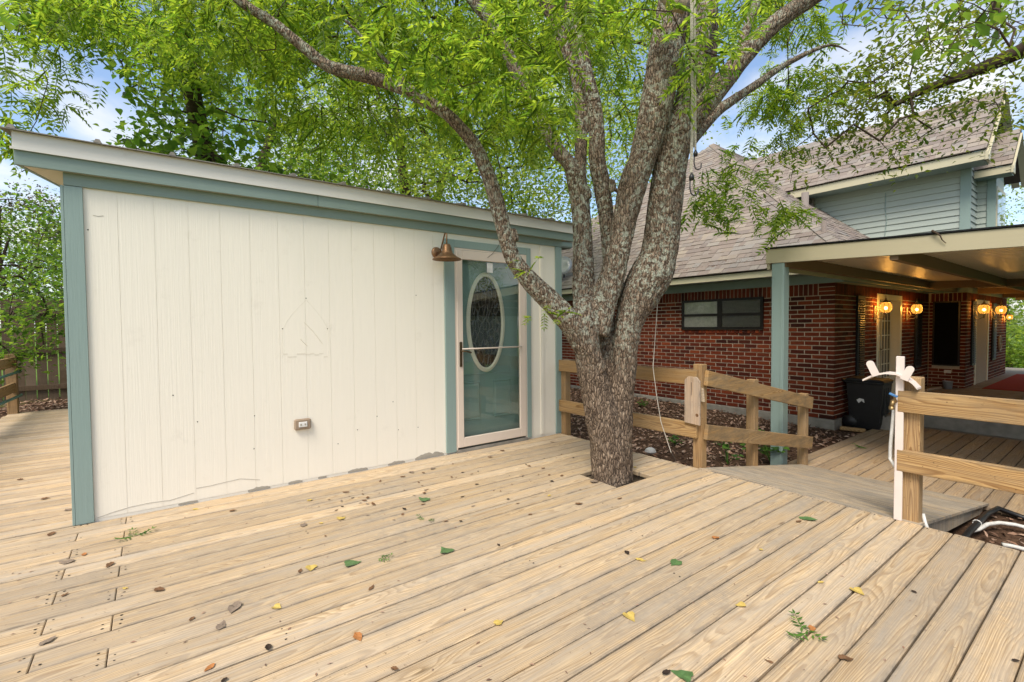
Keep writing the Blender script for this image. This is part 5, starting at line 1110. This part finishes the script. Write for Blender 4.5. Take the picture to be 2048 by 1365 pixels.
# garden beyond the porch and far trees
for nm, lb, c, r, n_, per in (('shrub', 'sunlit green shrub beyond the end of the porch', (24.5, 2.9, .5), (1.2, 1.3, .9), 60, 60), ('garden_tree', 'small garden tree beyond the porch end', (27., 3.3, 2.0), (1.5, 1.6, 1.2), 60, 70), ('far_tree', 'far green tree behind the upper bay window', (34, 4.6, 5.0), (3.2, 3.4, 3.8), 110, 80)):
    b = (c[0], c[1], -.42); tree(nm, lb, b, [b, (c[0], c[1]+.05, c[2]*.3), (c[0]+.05, c[1], c[2]*.6), (c[0], c[1], c[2])], ball(c, r, n_), DIA, per, .3, MT['leafback'], trr=(.10, .03), scale=(.7, 1.5))
for i in range(9):   # boundary trees all round, seen in gaps and in the door glass
    a = (-35, -8, 12, 40, 78, 100, 140, 200, 300)[i]; R0 = 30+4*(i % 3); c = (4+R0*math.cos(math.radians(a)), 2+R0*math.sin(math.radians(a)), 5.); b = (c[0], c[1], -.45)
    tree('boundary_tree', 'broad green tree on the far boundary of the garden', b, [b, (c[0]+.2, c[1], 1.6), (c[0], c[1]+.2, 3.4), (c[0], c[1], 5.6)], ball(c, (4.2, 4.2, 4.0), 90), DIA, 50, .6, MT['leafback'], 'far boundary trees', trr=(.25, .08), scale=(1.4, 2.6), r0=.01)
# white outbuilding reflected in the storm door
OB = thing('outbuilding', (12, -12, -.4), 'low white outbuilding mirrored in the storm door glass', 'building')
MB().box(9.0, 15.5, -14.5, -11.5, -.45, 1.9).build('wall', MT['flash'], OB); m = MB().prism([(8.7, -14.8, 1.91), (8.7, -11.2, 1.91), (8.7, -13.0, 2.7)], (7.1, 0, 0)); m.build('roof', MT['shingle'], OB)

# ================================================================== LEAVES ON THE DECK
def leafmesh(kind, l, curl, seed):
    r = random.Random(seed)
    if kind == 'heart': o = [(-.02, .0), (-.10, .2), (.02, .42), (.25, .47), (.5, .36), (.75, .16), (1.0, 0), (.75, -.16), (.5, -.36), (.25, -.47), (.02, -.42), (-.10, -.2)]
    elif kind == 'elm': o = [(0, 0), (.08, .14), (.2, .26), (.32, .29), (.45, .31), (.6, .26), (.75, .18), (1., 0), (.78, -.17), (.6, -.27), (.45, -.30), (.32, -.30), (.2, -.24), (.08, -.14)]
    else: o = [(0, 0), (.2, .16), (.45, .22), (.7, .15), (1, 0), (.7, -.15), (.45, -.22), (.2, -.16)]
    n = len(o); mid = [(.0, 0), (.3, 0), (.6, 0), (1., 0)]
    V = [(x*l*r.uniform(.9, 1.06), y*l*r.uniform(.75, 1.12), l*(curl*(y*y*2.2)+curl*.8*(x-.5)**2+r.uniform(-.035, .035))) for x, y in o]+[(.4*l, 0, l*curl*.05)]
    Fc = [(n, i, (i+1) % n) for i in range(n)]
    st = len(V); V += [(0, .012*l, .01*l), (0, -.012*l, .01*l), (-.35*l, 0, .03*l)]; Fc.append((st, st+1, st+2))
    V = np.array(V); V[:, 2] -= V[:, 2].min()-.002; me = bpy.data.meshes.new('fallen_leaf'); me.from_pydata(V.tolist(), [], Fc); me.update(); return me
LABEL = {'yellowleaf': ('yellow fallen leaf lying on the deck planks', 'yellow leaves on the deck'), 'greenleaf': ('green fallen leaf lying on the deck planks', 'green leaves on the deck'), 'brownleaf': ('curled brown fallen leaf on the deck planks', 'brown leaves on the deck'),
         'greyleaf': ('large grey-brown dry leaf on the deck planks', 'grey-brown leaves on the deck'), 'orangeleaf': ('orange fallen leaf lying on the deck planks', 'orange leaves on the deck'), 'darkleaf': ('small dark rotten leaf on the deck planks', 'dark leaves on the deck')}
LM = {}
def dropleaf(px, py, mt, l, kind, curl=.25, z=.0, lab=None):
    key = (mt, kind, round(l, 3), random.randrange(3))
    if key not in LM: LM[key] = leafmesh(kind, l, curl, hash(key[3]*7+int(l*1000)) % 99); LM[key].materials.append(MT[mt])
    p = onz(px, py, z); o = inst('fallen_leaf', LM[key], (p[0], p[1], z+.001)); o.rotation_euler = (random.uniform(-.06, .06), random.uniform(-.06, .06), random.uniform(0, 6.28)); tag(o, *((lab[0], 'leaf', lab[1]) if lab else (LABEL[mt][0], 'leaf', LABEL[mt][1])))
for p in ((623, 1134), (646, 1048), (678, 1040), (618, 1003), (992, 1251), (255, 1179), (385, 1020), (1271, 1119), (1524, 1099), (1254, 1229), (1490, 1213), (1636, 1167), (1707, 1179), (1098, 994), (548, 1215), (1268, 936)): dropleaf(*p, 'yellowleaf', random.choice((.035, .048, .062)), random.choice(('heart', 'elm')), .22)
for p in ((692, 1131), (898, 1107), (1356, 1124), (1381, 1358), (853, 1003)): dropleaf(*p, 'greenleaf', random.choice((.075, .09)), 'heart', .12)
dropleaf(1597, 1036, 'greenleaf', .115, 'elm', .1, 0, ('long green leaf on the deck near the ramp edge', 'green leaf by the ramp'))
for p in ((146, 1126), (476, 1206), (78, 1294), (438, 1262), (1185, 968), (141, 1022), (605, 1055), (870, 937), (820, 944)): dropleaf(*p, 'greyleaf', random.choice((.07, .1, .12)), 'elm', .3)
for p in ((711, 1268), (429, 1330), (1425, 1079), (1622, 1253), (168, 1108), (336, 1010)): dropleaf(*p, 'orangeleaf', random.choice((.045, .065)), 'elm', .45)
for p in ((602, 1139), (738, 1183), (782, 1338), (750, 1012), (226, 1126), (123, 1195), (388, 1235), (458, 1024), (384, 1005), (1031, 1009), (1593, 1046), (1548, 1329), (1675, 1318), (107, 1066), (940, 950), (1065, 1030), (1235, 1000), (1110, 886), (975, 915), (1010, 903), (760, 965), (800, 955), (700, 985), (655, 1000), (60, 905), (35, 960), (80, 1000), (310, 1180), (1150, 1010), (905, 930), (850, 948)): dropleaf(*p, 'brownleaf', random.choice((.035, .05, .065)), random.choice(('elm', 'lance')), .4)
for p in ((536, 1293), (918, 1044), (455, 1358), (1251, 1104), (1822, 1183), (2040, 1325), (995, 1090), (1340, 1345), (1013, 1000)): dropleaf(*p, 'darkleaf', random.choice((.03, .045)), 'elm', .8)
for i in range(46):
    px = random.uniform(640, 1160); py = 1000-(px-640)*.19+abs(random.gauss(0, 34))
    if onz(px, py)[1] < 4.2 and onz(px, py)[0] < 3.9 and not (1150 < px and py > 920): dropleaf(px, py, random.choice(('brownleaf', 'brownleaf', 'darkleaf', 'greyleaf')), random.choice((.025, .035, .045)), random.choice(('elm', 'lance')), .5, 0, ('small dry leaf among those drifted along the shed wall and door', 'small dry leaves drifted by the shed door'))
def sprig(px, py, n, label, z=0.0, sc=.5):
    p = onz(px, py, z); P = np.tile(p+[0, 0, .012], (n, 1))+RNG.normal(0, .02, (n, 3))*np.array([1, 1, .2]); D = RNG.normal(0, 1, (n, 3))*np.array([1, 1, .08]); V, Fc = scatter(TM[2], P, D, np.tile([0, 0, 1.], (n, 1)), np.full(n, sc)); V[:, 2] = z+.004+np.abs(V[:, 2]-z)*.4
    tag(fast('leaf_sprig', V, Fc, MT['weed']), label, 'sprig')
sprig(1608, 1257, 3, 'green leafy sprig lying across a deck seam near an orange leaf'); sprig(752, 1119, 2, 'small green sprig on the deck between two green leaves', 0, .35); sprig(262, 1077, 3, 'dark wilted sprig on the deck in front of the shed post', 0, .5); sprig(862, 1039, 2, 'small wilted sprig on the deck near a dark leaf', 0, .35)
sprig(1728, 897, 2, 'green sprig lying on the lower walkway', ZLOW, .7); sprig(1887, 917, 2, 'small green sprig on the lower walkway behind the railing', ZLOW, .5)
m = MB()
for i in range(420):
    px, py = random.uniform(0, 1900), random.uniform(880, 1365); p = onz(px, py, 0)
    if p[1] > 4.28 and p[0] > -.5 or p[0] > 3.9 or (2.95 < p[0] < 3.5 and 2.5 < p[1] < 3.05): continue
    if p[1] < 3.6 and random.random() < .55: continue
    a = random.uniform(0, 6.28); l = random.uniform(.004, .013); u = np.array([math.cos(a), math.sin(a), 0])*l; v_ = np.array([-math.sin(a), math.cos(a), 0])*l*.35
    m.add([p-u+[0, 0, .003], p+v_+[0, 0, .006], p+u+[0, 0, .003], p-v_+[0, 0, .005]], [(0, 1, 2, 3)])
stuff(tag(m.build('leaf_debris', MT['litter']), 'tiny bits of leaf and bark strewn over the deck', 'debris'))
# leaf litter on the mulch bed between deck and house
n = 9000; P = np.stack([RNG.uniform(4.0, 8.85, n), RNG.uniform(2.62, 9.5, n), np.zeros(n)], 1); e = np.stack([RNG.uniform(4.0, 6.1, 900), RNG.uniform(-3., .82, 900), np.zeros(900)], 1); e2 = np.stack([RNG.uniform(-4, -.4, 1500), RNG.uniform(10.9, 12.7, 1500), np.zeros(1500)], 1)
P = np.vstack([P, e, e2]); P = P[~((np.abs(P[:, 0]-6.0) < .08) & (np.abs(P[:, 1]-2.64) < .1))]; P[:, 2] = gz(P[:, 0], P[:, 1])+RNG.uniform(.0, .035, len(P)); D = RNG.normal(0, 1, P.shape)*np.array([1, 1, .25]); U = np.tile([0, 0, 1.], (len(P), 1))+RNG.normal(0, .35, P.shape)
V, Fc = scatter(tmpl_simple('ovate', .07), P, D, U, RNG.uniform(.5, 1.25, len(P))); stuff(tag(fast('leaf_litter', V, Fc, MT['litter']), 'dry brown leaves covering the mulch bed', 'leaf litter'))
# weeds
def weed(px, py, n, h, label, sc=1.0):
    p = onz(px, py, -.40); p[2] = float(gz(p[0], p[1])); W = thing('weed_plant', p, label, 'plant', None); P, D = [], []; m = MB()
    for i in range(n):
        a = random.uniform(0, 6.28); r = random.uniform(.03, .16)*sc; q_ = p+np.array([r*math.cos(a), r*math.sin(a), h*random.uniform(.4, 1.)]); m.tube([p, (p+q_)/2+[0, 0, .02], q_], [.004, .003, .002], 5)
        for k in range(3): P.append(q_-np.array([0, 0, .02*k])); D.append((math.cos(a+k*2.1), math.sin(a+k*2.1), -.1))
    m.build('stems', MT['weed'], W); P, D = np.array(P), np.array(D); V, Fc = scatter(tmpl_simple('heart', .07*sc), P, D, np.tile([0, 0, 1.], (len(P), 1))+RNG.normal(0, .25, P.shape), RNG.uniform(.6, 1.2, len(P))); stuff(fast('leaves', V, Fc, MT['weed'], W))
weed(1455, 925, 8, .34, 'bright green seedling beside the corner railing post', 1.1); weed(1545, 930, 16, .46, 'leafy green weed in front of the teal carport post', 1.5); weed(1500, 915, 9, .36, 'dark green weed by the middle railing post'); weed(1350, 890, 7, .16, 'low green weed on the mulch below the string', .9)
weed(1290, 820, 6, .14, 'small weed by the house foundation behind the tree', 1.1); weed(1480, 880, 5, .14, 'small weed behind the lower ramp rail', .8); weed(1415, 870, 5, .15, 'small dark weed near the corner post on the mulch', .8); weed(1490, 822, 4, .2, 'small weed against the house foundation under the window', .8); weed(1985, 735, 8, .3, 'grassy tuft at the foot of the far porch wall', .8)
